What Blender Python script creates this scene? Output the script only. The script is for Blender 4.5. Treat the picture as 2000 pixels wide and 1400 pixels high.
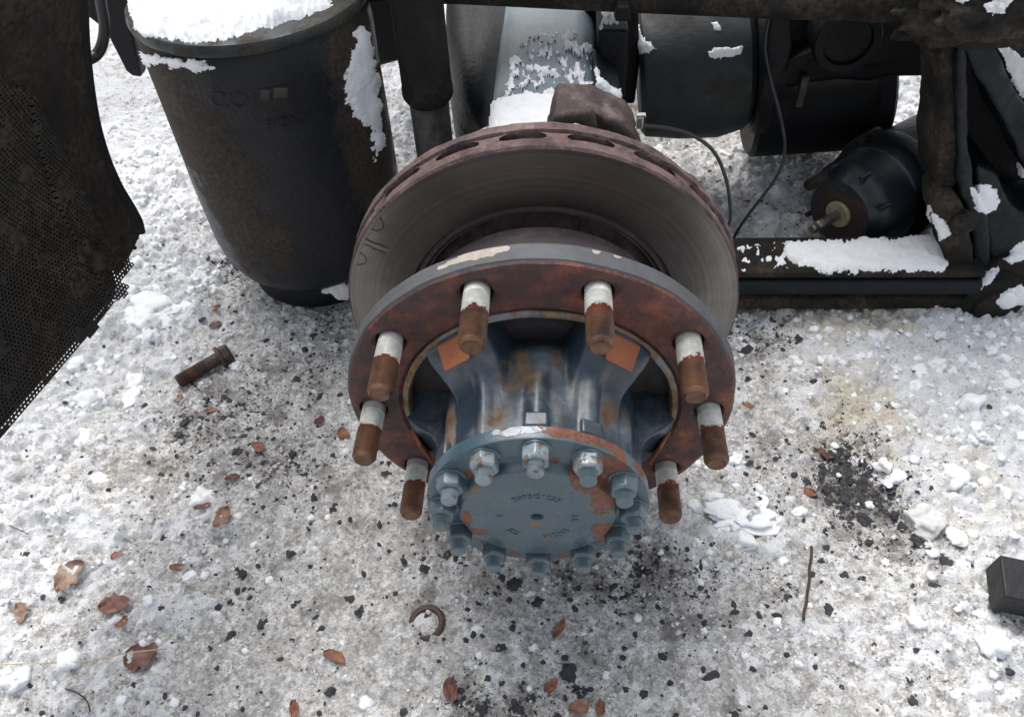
import bpy, bmesh, math, random
import numpy as np
from mathutils import Vector, Matrix, noise as mn
from mathutils.bvhtree import BVHTree

for o in list(bpy.data.objects): bpy.data.objects.remove(o)
S = bpy.context.scene
COL = S.collection
rad = math.radians
HZ = 0.30                                   # height of the hub axis above the snow

# ------------------------------------------------------------------ camera
FPX, PITCH, YAW, ROLL = 1564.2, 0.82806, -0.0817, -0.056615
CAM = Vector((0.016588, -0.50723, 0.62646 + HZ))
fw = Vector((math.sin(YAW)*math.cos(PITCH), math.cos(YAW)*math.cos(PITCH), -math.sin(PITCH)))
rt0 = Vector((math.cos(YAW), -math.sin(YAW), 0)); up0 = rt0.cross(fw)
rt = rt0*math.cos(ROLL) + up0*math.sin(ROLL); up = -rt0*math.sin(ROLL) + up0*math.cos(ROLL)
cd = bpy.data.cameras.new('camera'); co = bpy.data.objects.new('camera', cd); COL.objects.link(co)
cd.sensor_width = 36; cd.lens = 36*FPX/2000; cd.clip_start = .02; cd.clip_end = 400
m = Matrix((rt, up, -fw)).transposed().to_4x4(); m.translation = CAM
co.matrix_world = m; S.camera = co

# ------------------------------------------------------------------ light: overcast winter day
SUN_EL, SUN_AZ = 60, 338
w = bpy.data.worlds.new('World'); S.world = w; w.use_nodes = True
wn = w.node_tree.nodes; wl = w.node_tree.links
sky = wn.new('ShaderNodeTexSky'); sky.sky_type = 'NISHITA'; sky.sun_disc = False
sky.sun_elevation = rad(SUN_EL); sky.sun_rotation = rad(SUN_AZ); sky.air_density = 1.6; sky.dust_density = 5; sky.ozone_density = 1.5
hs = wn.new('ShaderNodeHueSaturation'); hs.inputs['Saturation'].default_value = .38   # a cloud deck greys the sky
wl.new(sky.outputs[0], hs.inputs['Color']); wl.new(hs.outputs[0], wn['Background'].inputs[0])
wn['Background'].inputs[1].default_value = .105
sl = bpy.data.lights.new('sun', 'SUN'); sl.energy = 1.05; sl.angle = rad(40); sl.color = (1, .97, .93)
so = bpy.data.objects.new('sun', sl); COL.objects.link(so)
az = rad(SUN_AZ); sd = Vector((math.sin(az)*math.cos(rad(SUN_EL)), math.cos(az)*math.cos(rad(SUN_EL)), math.sin(rad(SUN_EL))))
so.rotation_euler = sd.to_track_quat('Z', 'Y').to_euler()
S.view_settings.view_transform = 'Standard'; S.view_settings.look = 'None'
S.view_settings.gamma = 1; S.view_settings.use_curve_mapping = False
S.view_settings.exposure = 1.0

# ------------------------------------------------------------------ geometry helpers
def ray(px, py): return fw + rt*((px-1000)/FPX) - up*((py-700)/FPX)
def PX(px, py, Y=None, Z=None):
    """the point of the place seen at a pixel of the photograph, on the plane y=Y or height Z"""
    d = ray(px, py)
    t = (Y-CAM.y)/d.y if Y is not None else (Z-CAM.z)/d.z
    return CAM + d*t

def link(o, parent=None):
    COL.objects.link(o)
    if parent is not None: o.parent = parent
    return o
def tag(o, label=None, cat=None, group=None, kind=None):
    if label: o['label'] = label
    if cat: o['category'] = cat
    if group: o['group'] = group
    if kind: o['kind'] = kind
    return o
def empty(name, loc, label, cat, group=None):
    o = bpy.data.objects.new(name, None); o.empty_display_size = .02; o.location = loc
    link(o); return tag(o, label, cat, group)

class MB:
    def __init__(s): s.v = []; s.f = []
    def add(s, vs, fs):
        b = len(s.v); s.v += [tuple(v) for v in vs]; s.f += [tuple(b+i for i in f) for f in fs]; return s
    def lathe(s, prof, seg=48, axis='y', c=(0, 0, 0), close=True, rfun=None):
        """prof: list of (a, r) along the axis; 'y': x=r sin, z=r cos"""
        vs = []; fs = []; n = len(prof)
        for i in range(seg):
            ph = 2*math.pi*i/seg; sn, cs = math.sin(ph), math.cos(ph)
            for a, r in prof:
                if rfun: r = rfun(a, r, ph)
                if axis == 'y': v = (c[0]+r*sn, c[1]+a, c[2]+r*cs)
                elif axis == 'x': v = (c[0]+a, c[1]+r*sn, c[2]+r*cs)
                else: v = (c[0]+r*sn, c[1]+r*cs, c[2]+a)
                vs.append(v)
        for i in range(seg):
            j = (i+1) % seg
            for k in range(n-1): fs.append((i*n+k, j*n+k, j*n+k+1, i*n+k+1))
        if close:
            if prof[0][1] > 1e-6: fs.append(tuple(i*n for i in range(seg))[::-1])
            if prof[-1][1] > 1e-6: fs.append(tuple(i*n+n-1 for i in range(seg)))
        return s.add(vs, fs)
    def tube(s, pts, r, seg=10, cap=True):
        pts = [Vector(p) for p in pts]; n = len(pts); rs = r if isinstance(r, (list, tuple)) else [r]*n
        t0 = (pts[1]-pts[0]).normalized(); u = t0.orthogonal().normalized(); vs = []
        for i, p in enumerate(pts):
            t = (pts[min(i+1, n-1)]-pts[max(i-1, 0)]).normalized()
            u = (u - t*u.dot(t)).normalized(); w_ = t.cross(u)
            for k in range(seg):
                a = 2*math.pi*k/seg; vs.append(p + (u*math.cos(a)+w_*math.sin(a))*rs[i])
        fs = [(i*seg+k, i*seg+(k+1) % seg, (i+1)*seg+(k+1) % seg, (i+1)*seg+k) for i in range(n-1) for k in range(seg)]
        if cap: fs += [tuple(range(seg))[::-1], tuple((n-1)*seg+k for k in range(seg))]
        return s.add(vs, fs)
    def box(s, c, d, R=None):
        vs = []
        for x in (-1, 1):
            for y in (-1, 1):
                for z in (-1, 1):
                    v = Vector((x*d[0]/2, y*d[1]/2, z*d[2]/2))
                    if R: v = R @ v
                    vs.append(Vector(c)+v)
        return s.add(vs, [(0, 1, 3, 2), (4, 6, 7, 5), (0, 4, 5, 1), (2, 3, 7, 6), (0, 2, 6, 4), (1, 5, 7, 3)])
    def prism(s, poly, ext):
        """poly: 3D outline, ext: extrusion vector"""
        n = len(poly); e = Vector(ext); a = [Vector(p) for p in poly]
        return s.add(a+[p+e for p in a], [tuple(range(n)), tuple(range(2*n-1, n-1, -1))] + [(i, i+n, (i+1) % n+n, (i+1) % n) for i in range(n)])
    def grid(s, rows):
        n = len(rows[0]); vs = [p for r in rows for p in r]
        return s.add(vs, [(i*n+k, i*n+k+1, (i+1)*n+k+1, (i+1)*n+k) for i in range(len(rows)-1) for k in range(n-1)])
    def mesh(s, name, mat, angle=40):
        me = bpy.data.meshes.new(name); me.from_pydata(s.v, [], s.f)
        bm = bmesh.new(); bm.from_mesh(me); bmesh.ops.remove_doubles(bm, verts=bm.verts, dist=1e-6)
        bmesh.ops.recalc_face_normals(bm, faces=bm.faces); bm.to_mesh(me); bm.free()
        me.polygons.foreach_set('use_smooth', [True]*len(me.polygons)); me.set_sharp_from_angle(angle=rad(angle))
        if mat: me.materials.append(mat)
        return me
    def obj(s, name, mat, parent=None, bevel=0, seg=2, solid=0, sub=0, angle=40):
        o = bpy.data.objects.new(name, s.mesh(name, mat, angle)); link(o, parent)
        if solid: q = o.modifiers.new('solid', 'SOLIDIFY'); q.thickness = solid; q.offset = 0
        if bevel: q = o.modifiers.new('bevel', 'BEVEL'); q.width = bevel; q.segments = seg; q.limit_method = 'ANGLE'; q.angle_limit = rad(35); q.harden_normals = False
        if sub: q = o.modifiers.new('sub', 'SUBSURF'); q.levels = sub; q.render_levels = sub
        return o

def roughen(o, amp, scale, seed=0, sub=0, octs=3):
    """real unevenness: push the mesh of an object about with fractal noise"""
    me = o.data
    bm = bmesh.new(); bm.from_mesh(me)
    if sub: bmesh.ops.subdivide_edges(bm, edges=bm.edges, cuts=sub, use_grid_fill=True)
    bm.normal_update()
    for v in bm.verts:
        p = (v.co + Vector((seed*3.1, seed*1.7, 0)))*scale
        v.co += v.normal*amp*mn.fractal(p, 1.0, 2.1, octs)
    bm.to_mesh(me); bm.free()

# ------------------------------------------------------------------ numpy gradient noise
def perlin(x, y, seed=0):
    xi = np.floor(x).astype(np.int64); yi = np.floor(y).astype(np.int64)
    xf = x-xi; yf = y-yi
    def g(ix, iy):
        h = (ix*374761393 + iy*668265263 + seed*1442695041) & 0xffffffff
        h = ((h ^ (h >> 13))*1274126177) & 0xffffffff; h = h ^ (h >> 16)
        a = (h & 0xffff)/65536.0*2*np.pi
        return np.cos(a), np.sin(a)
    u = xf*xf*xf*(xf*(xf*6-15)+10); v = yf*yf*yf*(yf*(yf*6-15)+10)
    r = []
    for dx, dy in ((0, 0), (1, 0), (0, 1), (1, 1)):
        gx, gy = g(xi+dx, yi+dy); r.append(gx*(xf-dx)+gy*(yf-dy))
    a = r[0]+(r[1]-r[0])*u; b = r[2]+(r[3]-r[2])*u
    return (a+(b-a)*v)*1.5
def fbm(x, y, s, octs=4, seed=0, gain=.5):
    t = 0; a = 1; n = 0
    for k in range(octs):
        t = t+a*perlin(x*s+k*7.3, y*s-k*3.1, seed+k); n += a; a *= gain; s *= 2.03
    return t/n
def worley(x, y, s, seed=0):
    x = x*s; y = y*s; xi = np.floor(x).astype(np.int64); yi = np.floor(y).astype(np.int64); best = np.full(x.shape, 9.0)
    val = np.zeros(x.shape)
    for dx in (-1, 0, 1):
        for dy in (-1, 0, 1):
            cx = xi+dx; cy = yi+dy
            h = (cx*374761393 + cy*668265263 + seed*97531) & 0xffffffff
            h = ((h ^ (h >> 13))*1274126177) & 0xffffffff; h = h ^ (h >> 16)
            px_ = cx+(h & 0xff)/255.0; py_ = cy+((h >> 8) & 0xff)/255.0; q = ((h >> 16) & 0xff)/255.0
            d = np.hypot(x-px_, y-py_); m_ = d < best
            val = np.where(m_, q, val); best = np.where(m_, d, best)
    return best, val
def sst(a, b, x): t = np.clip((x-a)/(b-a), 0, 1); return t*t*(3-2*t)

# ------------------------------------------------------------------ materials
def M(name, base, rough=.6, metal=0, layers=(), bump=.25, bscale=120, var=.25, vscale=25, spec=.5, rings=0, coat=0, bdist=.002, threads=0):
    mt = bpy.data.materials.new(name); mt.use_nodes = True
    T = mt.node_tree; N = T.nodes; L = T.links; bs = N['Principled BSDF']
    geo = N.new('ShaderNodeNewGeometry'); P = geo.outputs['Position']
    def math_(op, a, b=None, clamp=False):
        n = N.new('ShaderNodeMath'); n.operation = op; n.use_clamp = clamp
        for i, x in enumerate((a, b)):
            if x is None: continue
            if isinstance(x, (int, float)): n.inputs[i].default_value = x
            else: L.new(x, n.inputs[i])
        return n.outputs[0]
    def noise(scale, detail=6, rgh=.6, vec=None, off=0):
        n = N.new('ShaderNodeTexNoise'); n.inputs['Scale'].default_value = scale; n.inputs['Detail'].default_value = detail; n.inputs['Roughness'].default_value = rgh
        v = vec or P
        if off:
            a = N.new('ShaderNodeVectorMath'); a.operation = 'ADD'; a.inputs[1].default_value = (off, off*.37, off*1.3); L.new(v, a.inputs[0]); v = a.outputs[0]
        L.new(v, n.inputs['Vector']); return n.outputs['Fac']
    def mixc(f, a, b, typ='MIX'):
        n = N.new('ShaderNodeMix'); n.data_type = 'RGBA'; n.blend_type = typ
        for i, x in ((0, f), (6, a), (7, b)):
            if isinstance(x, (tuple, list)): n.inputs[i].default_value = (*x, 1)
            elif isinstance(x, (int, float)): n.inputs[i].default_value = x
            else: L.new(x, n.inputs[i])
        return n.outputs[2]
    def mixf(f, a, b):
        n = N.new('ShaderNodeMix')
        for i, x in ((0, f), (2, a), (3, b)):
            if isinstance(x, (int, float)): n.inputs[i].default_value = x
            else: L.new(x, n.inputs[i])
        return n.outputs[0]
    def mr(v, a, b, c=0, d=1):
        n = N.new('ShaderNodeMapRange'); n.interpolation_type = 'SMOOTHSTEP'
        L.new(v, n.inputs[0])
        for i, x in enumerate((a, b, c, d)): n.inputs[i+1].default_value = x
        return n.outputs[0]
    col = base; rg = rough; mtl = metal
    hgt = math_('MULTIPLY', noise(bscale, 8, .65), bump)
    for i, l in enumerate(layers):
        val = math_('MULTIPLY', math_('SUBTRACT', noise(l.get('scale', 40), l.get('detail', 7), l.get('nr', .62), off=3.3*i+l.get('off', 1)), .5), l.get('amp', 2.0))
        val = math_('ADD', val, l.get('bias', 0.0))
        if 'lin' in l:
            d = N.new('ShaderNodeVectorMath'); d.operation = 'DOT_PRODUCT'; L.new(P, d.inputs[0]); d.inputs[1].default_value = l['lin'][:3]
            val = math_('ADD', val, math_('ADD', d.outputs['Value'], l['lin'][3]))
        if 'nz' in l:      # puts more of the layer's colour on faces that look up
            sp = N.new('ShaderNodeSeparateXYZ'); L.new(geo.outputs['Normal'], sp.inputs[0]); val = math_('ADD', val, math_('MULTIPLY', sp.outputs[2], l['nz']))
        bl = None
        for b in l.get('blobs', ()):
            d = N.new('ShaderNodeVectorMath'); d.operation = 'SUBTRACT'; L.new(P, d.inputs[0]); d.inputs[1].default_value = b[:3]
            ms = N.new('ShaderNodeVectorMath'); ms.operation = 'MULTIPLY'; L.new(d.outputs[0], ms.inputs[0]); r_ = b[3] if isinstance(b[3], (tuple, list)) else (b[3],)*3; ms.inputs[1].default_value = [1/q for q in r_]
            ln = N.new('ShaderNodeVectorMath'); ln.operation = 'LENGTH'; L.new(ms.outputs[0], ln.inputs[0])
            x = math_('SUBTRACT', 1.0, ln.outputs['Value']); bl = x if bl is None else math_('MAXIMUM', bl, x)
        if bl is not None: val = math_('ADD', val, math_('MAXIMUM', bl, -1.5))
        s_ = l.get('soft', .05); f = mr(val, -s_, s_, 0, l.get('max', 1))
        c = l['col']
        if l.get('var', .3):
            nz = mr(noise(l.get('cs', 90), 5, .7, off=9.1+i), .3, .7, 1-l.get('var', .3), 1+l.get('var', .3))
            cc = N.new('ShaderNodeVectorMath'); cc.operation = 'SCALE'; cc.inputs[0].default_value = c; L.new(nz, cc.inputs['Scale']); c = cc.outputs[0]
        col = mixc(f, col, c)
        rg = mixf(f, rg, l.get('rough', rough)); mtl = mixf(f, mtl, l.get('metal', metal))
        if l.get('h', 0): hgt = math_('ADD', hgt, math_('MULTIPLY', f, l['h']))
    if var:
        nz = mr(noise(vscale, 7, .7, off=5), .28, .72, 1-var, 1+var)
        g = N.new('ShaderNodeCombineColor'); [L.new(nz, g.inputs[k]) for k in range(3)]
        col = mixc(1.0, col, g.outputs[0], 'MULTIPLY')
    if rings:   # turned face: fine concentric grooves about the hub axis
        sp = N.new('ShaderNodeSeparateXYZ'); L.new(P, sp.inputs[0])
        rr = math_('SQRT', math_('ADD', math_('MULTIPLY', sp.outputs[0], sp.outputs[0]), math_('POWER', math_('SUBTRACT', sp.outputs[2], HZ), 2)))
        cb = N.new('ShaderNodeCombineXYZ'); L.new(rr, cb.inputs[0])
        rn = noise(rings, 6, .7, vec=cb.outputs[0]); hgt = math_('ADD', hgt, math_('MULTIPLY', rn, .35))
        rc = mr(rn, .3, .7, .72, 1.2); g = N.new('ShaderNodeCombineColor'); [L.new(rc, g.inputs[k]) for k in range(3)]
        col = mixc(1.0, col, g.outputs[0], 'MULTIPLY')
    if not isinstance(rg, (int, float)):
        rg = math_('ADD', rg, math_('MULTIPLY', math_('SUBTRACT', noise(60, 5), .5), .25), True)
    for x, key in ((col, 'Base Color'), (rg, 'Roughness'), (mtl, 'Metallic')):
        if isinstance(x, (tuple, list)): bs.inputs[key].default_value = (*x, 1)
        elif isinstance(x, (int, float)): bs.inputs[key].default_value = x
        else: L.new(x, bs.inputs[key])
    bs.inputs['Specular IOR Level'].default_value = spec
    if coat: bs.inputs['Coat Weight'].default_value = coat; bs.inputs['Coat Roughness'].default_value = .3
    bp = N.new('ShaderNodeBump'); bp.inputs['Strength'].default_value = .9; bp.inputs['Distance'].default_value = bdist
    L.new(hgt, bp.inputs['Height']); L.new(bp.outputs[0], bs.inputs['Normal'])
    return mt

def rimpt(a, b):
    best = min((abs(math.hypot(PX(a, b, Y=float(y)).x, PX(a, b, Y=float(y)).z-HZ)-.1932), float(y)) for y in np.linspace(0, .021, 22)); return PX(a, b, Y=best[1])
RUST = (.17, .062, .035); DRUST = (.062, .026, .022); ORUST = (.36, .135, .05); MUD = (.050, .039, .030); PAINT = (.046, .084, .110); DPAINT = (.021, .038, .057)
def H(x, y, z): return (x, y, z+HZ)
mat_ring = M('rusted ring iron', (.062, .032, .031), .62, .15, [
    dict(col=(.17, .052, .032), scale=22, amp=2.6, bias=-.10, soft=.30, rough=.55, h=.3),
    dict(col=(.26, .10, .040), scale=55, amp=2.6, bias=-.48, soft=.2, rough=.8),
    dict(col=(.045, .028, .032), scale=30, amp=2.6, bias=-.25, soft=.25, rough=.45),
    dict(col=(.62, .60, .56), scale=160, amp=2.8, bias=-.84, soft=.05, rough=.6, h=.3, detail=3)], bump=1.4, bscale=95, vscale=60, bdist=.003)
mat_ringside = M('dull ring edge iron', (.078, .082, .090), .7, .1, [
    dict(col=(.075, .045, .042), scale=30, amp=2.2, bias=-.45, soft=.3),
    dict(col=(.36, .32, .27), scale=90, amp=1.3, bias=-.05, soft=.06, blobs=[(*rimpt(a+(a2-a)*t, b+(b2-b)*t), r_*.62) for (a, b, r_), (a2, b2, _q) in (lambda l: list(zip(l, l[1:])))([(858, 522, .004), (870, 517, .005), (884, 511, .006), (898, 506, .007), (914, 500, .009), (930, 496, .012), (948, 491, .012), (966, 488, .010), (982, 486, .006), (990, 486, .003)]) for t in (0, .33, .66)]+[(*rimpt(1205, 497), .005), (*rimpt(1165, 490), .004)], h=.2, var=.1)], bump=.5, var=.2)
mat_paint = M('grey blue hub paint', DPAINT, .34, 0, [
    dict(col=(.15, .18, .205), scale=24, amp=1.7, bias=-.50, soft=.35, nz=.42, rough=.42),  # light blue highlight painted into the colour of upward faces
    dict(col=(.13, .088, .052), scale=26, amp=2.0, bias=-.45, soft=.28, rough=.75, nz=.1, blobs=()),
    dict(col=(.13, .078, .042), scale=38, amp=3.0, bias=-.45, soft=.30, rough=.8, var=.35, blobs=[(*H(-.012, -.035, .095), (.022, .03, .03)), (*H(-.035, -.085, .09), (.022, .022, .03)), (*H(.018, -.02, .09), (.012, .02, .03)), (*H(.062, -.06, .07), (.012, .025, .02)), (*H(-.08, -.06, .04), (.012, .04, .03)), (*H(.09, -.085, .03), (.012, .02, .02))]),
    dict(col=(.75, .76, .74), scale=150, amp=.5, bias=-.1, soft=.04, h=.4, var=.05, blobs=[(*PX(905, 778, Y=-.06), .0065), (*PX(1230, 853, Y=-.09), .005)])],
    bump=.8, bscale=60, var=.25, vscale=45, coat=.25, bdist=.0015)
mat_rim = M('hub rim worn edge', (.19, .22, .235), .55, .2, [dict(col=(.20, .11, .045), scale=35, amp=2.4, bias=.05, soft=.3), dict(col=DPAINT, scale=20, amp=2, bias=-.3, soft=.2)], bump=.5)
mat_pad = M('orange primer rust pad', (.30, .098, .045), .72, 0, [dict(col=(.20, .085, .045), scale=60, amp=2, bias=-.45, soft=.25)], bump=.35, var=.18)
capf = -.125
mat_cap = M('blue grey cap paint', PAINT, .30, 0, [
    dict(col=(.15, .16, .13), scale=20, amp=1.6, bias=-.42, soft=.3, rough=.6),
    dict(col=(.105, .085, .055), scale=55, amp=1.7, bias=.02, soft=.16, rough=.6, max=.62, blobs=[
        (*PX(1158, 935, Y=capf), (.021, .03, .020)), (*PX(1183, 975, Y=capf), (.015, .03, .026)), (*PX(1180, 1035, Y=capf), (.011, .03, .016)), (*PX(1135, 925, Y=capf), (.012, .03, .010)), (*PX(1190, 900, Y=-.112), (.016, .014, .014)), (*PX(1215, 925, Y=-.1145), (.008, .014, .012)),
        (*PX(912, 1010, Y=capf), (.0045, .03, .013)), (*PX(928, 1036, Y=capf), (.012, .03, .006)), (*PX(912, 925, Y=-.115), (.008, .012, .006)), (*PX(1100, 1080, Y=-.112), (.010, .02, .004)), (*PX(1180, 1052, Y=-.115), (.013, .01, .008)), (*PX(1003, 1075, Y=-.112), (.006, .012, .003)),
        (*PX(1100, 845, Y=-.105), (.022, .0075, .02)), (*PX(1150, 853, Y=-.105), (.022, .0075, .02)), (*PX(1195, 880, Y=-.106), (.018, .0075, .012)), (*PX(995, 848, Y=-.106), (.010, .007, .01)), (*PX(1245, 915, Y=-.106), (.008, .0075, .015)), (*PX(1083, 897, Y=-.114), .004)]),
    dict(col=(.145, .056, .034), scale=70, amp=2.0, detail=8, bias=-.10, soft=.035, rough=.85, h=-.9, var=.4, cs=220, blobs=[
        (*PX(1158, 935, Y=capf), (.021, .03, .020)), (*PX(1183, 975, Y=capf), (.015, .03, .026)), (*PX(1180, 1035, Y=capf), (.011, .03, .016)), (*PX(1135, 925, Y=capf), (.012, .03, .010)), (*PX(1190, 900, Y=-.112), (.016, .014, .014)), (*PX(1215, 925, Y=-.1145), (.008, .014, .012)),
        (*PX(912, 1010, Y=capf), (.0045, .03, .013)), (*PX(928, 1036, Y=capf), (.012, .03, .006)), (*PX(912, 925, Y=-.115), (.008, .012, .006)), (*PX(1100, 1080, Y=-.112), (.010, .02, .004)), (*PX(1180, 1052, Y=-.115), (.013, .01, .008)), (*PX(1003, 1075, Y=-.112), (.006, .012, .003)),
        (*PX(1100, 845, Y=-.105), (.022, .0075, .02)), (*PX(1150, 853, Y=-.105), (.022, .0075, .02)), (*PX(1195, 880, Y=-.106), (.018, .0075, .012)), (*PX(995, 848, Y=-.106), (.010, .007, .01)), (*PX(1245, 915, Y=-.106), (.008, .0075, .015)), (*PX(1083, 897, Y=-.114), .004)]),
    dict(col=(.17, .10, .05), scale=90, amp=2.4, bias=-.45, soft=.25, rough=.8, blobs=[(*PX(1050, 1020, Y=capf), (.009, .02, .007)), (*PX(1088, 998, Y=capf), (.004, .02, .003)), (*PX(1065, 1050, Y=capf), (.006, .02, .005)), (*PX(930, 955, Y=capf), (.006, .02, .008))]),
    dict(col=(.30, .35, .39), scale=80, amp=2.0, bias=-.22, soft=.08, rough=.5, blobs=[(*PX(1015, 843, Y=-.105), (.028, .006, .02))], h=.4, var=.1)],
    bump=.55, bscale=90, var=.14, vscale=30, coat=.3, bdist=.0012)
mat_nut = M('painted nut', (.075, .115, .138), .30, 0, [
    dict(col=(.21, .115, .06), scale=85, amp=2.6, bias=-.52, soft=.08, rough=.8, h=-.5),
    dict(col=(.28, .33, .35), scale=60, amp=2.2, bias=-.66, soft=.2, nz=.2)], bump=.4, coat=.35, var=.2)
mat_nutl = M('bare pale nut', (.19, .235, .26), .4, .2, [
    dict(col=(.20, .12, .07), scale=95, amp=2.4, bias=-.22, soft=.12, rough=.8, h=-.5), dict(col=(.40, .42, .42), scale=80, amp=2.2, bias=-.42, soft=.1, nz=.2)], bump=.4, coat=.2, var=.2)
mat_stud = M('rusty stud', (.165, .080, .042), .48, .35, [
    dict(col=(.085, .050, .038), scale=40, amp=2.6, bias=-.1, soft=.30, rough=.4, metal=.5),
    dict(col=(.34, .27, .22), scale=75, amp=2.6, bias=-.55, soft=.12, rough=.35, metal=.8),
    dict(col=(.30, .12, .045), scale=45, amp=2.2, bias=-.48, soft=.3),
    dict(col=(.22, .060, .036), scale=70, amp=.9, bias=.0, soft=.12, rough=.8, lin=(0, 60, 0, 1.98)),
    dict(col=(.60, .60, .555), scale=62, amp=3.4, nr=.75, bias=0, soft=.06, rough=.6, metal=0, lin=(0, 90, 0, 2.60), var=.1)], bump=.25, var=.2, vscale=80, bdist=.0006)
mat_disc = M('worn brake disc face', (.22, .21, .198), .38, 1.0, [dict(col=(.13, .08, .055), scale=12, amp=1.5, bias=-.55, soft=.2, metal=.2),
    dict(col=(.35, .30, .24), scale=330, amp=2.4, bias=-1.0, soft=.08, metal=.1, detail=2)], bump=.12, var=.16, vscale=9, rings=260, bdist=.0006)
mat_discrust = M('mauve rusted disc edge', (.120, .078, .076), .8, .1, [dict(col=(.065, .040, .042), scale=45, amp=2.4, bias=-.1, soft=.25, h=-.5), dict(col=(.20, .14, .13), scale=30, amp=2.2, bias=-.38, soft=.3, nz=.15), dict(col=(.14, .050, .035), scale=60, amp=2.2, bias=-.35, soft=.15)], bump=1.0, bscale=80, bdist=.004)
mat_hatdark = M('dark disc hat', (.065, .055, .058), .7, .2, [dict(col=(.12, .082, .078), scale=40, amp=2.2, bias=-.2, soft=.2)], bump=.5, rings=60)
mat_mark = M('brown drying mark', (.045, .032, .027), .7, 0, bump=.1)
mat_marklight = M('pale crayon mark', (.22, .20, .19), .6, .4, bump=.1)
mat_rubber = M('air spring rubber', (.0045, .006, .010), .36, 0, [
    dict(col=(.036, .027, .020), scale=16, amp=2.3, bias=-.20, soft=.22, rough=.9, h=.7, var=.5, cs=160, nr=.75, blobs=[(-.50, .42, .40, (.075, .2, .16)), (-.44, .40, .27, (.06, .1, .16)), (-.40, .38, .19, (.035, .1, .08)), (-.255, .45, .34, (.030, .2, .3)), (-.46, .4, .50, (.2, .2, .030))]),
    dict(col=(.14, .13, .12), scale=260, amp=2.6, bias=-.86, soft=.08, rough=.8, detail=3)], bump=.8, bscale=140, var=.2, coat=.05, spec=.35, bdist=.003)
mat_rimmetal = M('air spring bead ring', (.022, .030, .034), .42, .2, [dict(col=(.055, .046, .036), scale=40, amp=2.2, bias=-.05, soft=.2, rough=.9, h=.4), dict(col=(.16, .17, .17), scale=120, amp=2.2, bias=-.6, soft=.1)], bump=.5)
def muddy(name, base, mud=-.1, mc=MUD, rough=.6, spec=.22, bump=.8):
    base = tuple(.72*c for c in base); mc = tuple(.85*c for c in mc)
    return M(name, base, rough, 0, [dict(col=mc, scale=14, amp=2.0, bias=mud, soft=.22, rough=.95, h=.9, var=.6, cs=130), dict(col=(.15, .14, .13), scale=170, amp=2.6, bias=-.72, soft=.08, rough=.9)], bump=bump, bscale=110, var=.3, spec=spec, bdist=.003)
mat_guard = muddy('muddy guard plastic', (.022, .019, .017), .12, (.034, .027, .021), .85, .25)
mat_guardedge = muddy('black guard edge', (.012, .013, .016), -.5, rough=.5)
mat_meshm = muddy('dirty spray mesh', (.040, .036, .032), 0, (.048, .039, .031), .8, .3, .5)
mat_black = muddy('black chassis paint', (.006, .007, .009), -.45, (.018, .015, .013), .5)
mat_bluedark = muddy('dark blue chassis paint', (.009, .013, .018), -.38, (.026, .022, .018), .42)
mat_brown = muddy('mud covered steel', (.016, .015, .014), .0, (.048, .038, .029), .75)
mat_shock = muddy('shock absorber paint', (.020, .018, .018), -.1, (.030, .025, .021), .6)
mat_shockrod = M('grey shock tube', (.10, .098, .092), .6, .2, [dict(col=(.05, .043, .035), scale=30, amp=2.2, bias=-.05, soft=.3, rough=.9)], bump=.4)
mat_axle = M('blue grey axle paint', (.17, .215, .245), .38, 0, [dict(col=(.070, .055, .045), scale=35, amp=2.2, bias=-.55, soft=.1, rough=.8, h=-.3), dict(col=(.06, .085, .105), scale=9, amp=1.8, bias=-.25, soft=.35)], bump=.5, var=.15, coat=.3, bdist=.0015)
mat_diff = M('gear casing', (.013, .023, .029), .5, 0, [dict(col=(.018, .016, .013), scale=8, amp=1.6, bias=-.05, soft=.3, rough=.85, h=.2), dict(col=(.008, .014, .016), scale=12, amp=2, bias=-.35, soft=.2)], bump=.5)
mat_carrier = M('brown rusted carrier', (.045, .030, .028), .75, .1, [dict(col=(.13, .10, .095), scale=40, amp=2.2, bias=-.45, soft=.25, nz=.35), dict(col=(.13, .050, .03), scale=50, amp=2.3, bias=-.4, soft=.12)], bump=.9, bdist=.004)
mat_cham = M('chamber black paint', (.012, .018, .025), .42, 0, [dict(col=(.045, .021, .018), scale=22, amp=2.8, bias=-.22, soft=.18, rough=.85, h=-.3, blobs=[(*PX(1638, 420, Z=.088), .058)]), dict(col=MUD, scale=18, amp=2, bias=-.35, soft=.2, rough=.9)], bump=.4, coat=.2)
mat_rod = M('bright steel rod', (.32, .30, .25), .35, .8, [dict(col=(.10, .08, .06), scale=60, amp=2, bias=-.25, soft=.2)], bump=.2)
mat_seal = M('yellow seal ring', (.34, .32, .20), .6, 0, [dict(col=(.08, .07, .05), scale=70, amp=2, bias=-.3, soft=.2)], bump=.2)
mat_cable = M('black cable', (.010, .011, .013), .45, 0, bump=.2)
mat_zinc = M('zinc clip', (.45, .46, .46), .35, .8, bump=.2)
mat_boltold = M('brown flange bolt', (.060, .036, .033), .5, .4, [dict(col=(.15, .065, .03), scale=60, amp=2.4, bias=-.25, soft=.2), dict(col=(.10, .09, .085), scale=90, amp=2.4, bias=-.4, soft=.2, metal=.7)], bump=.5)
mat_blocksteel = M('black steel block', (.020, .020, .022), .5, .3, [dict(col=(.16, .16, .165), scale=160, amp=2.4, bias=-.8, soft=.1, metal=.7)], bump=.5)
mat_twig = M('twig bark', (.055, .038, .028), .85, 0, bump=.6)
mat_straw = M('dry straw', (.50, .42, .26), .7, 0, bump=.2)
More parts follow.
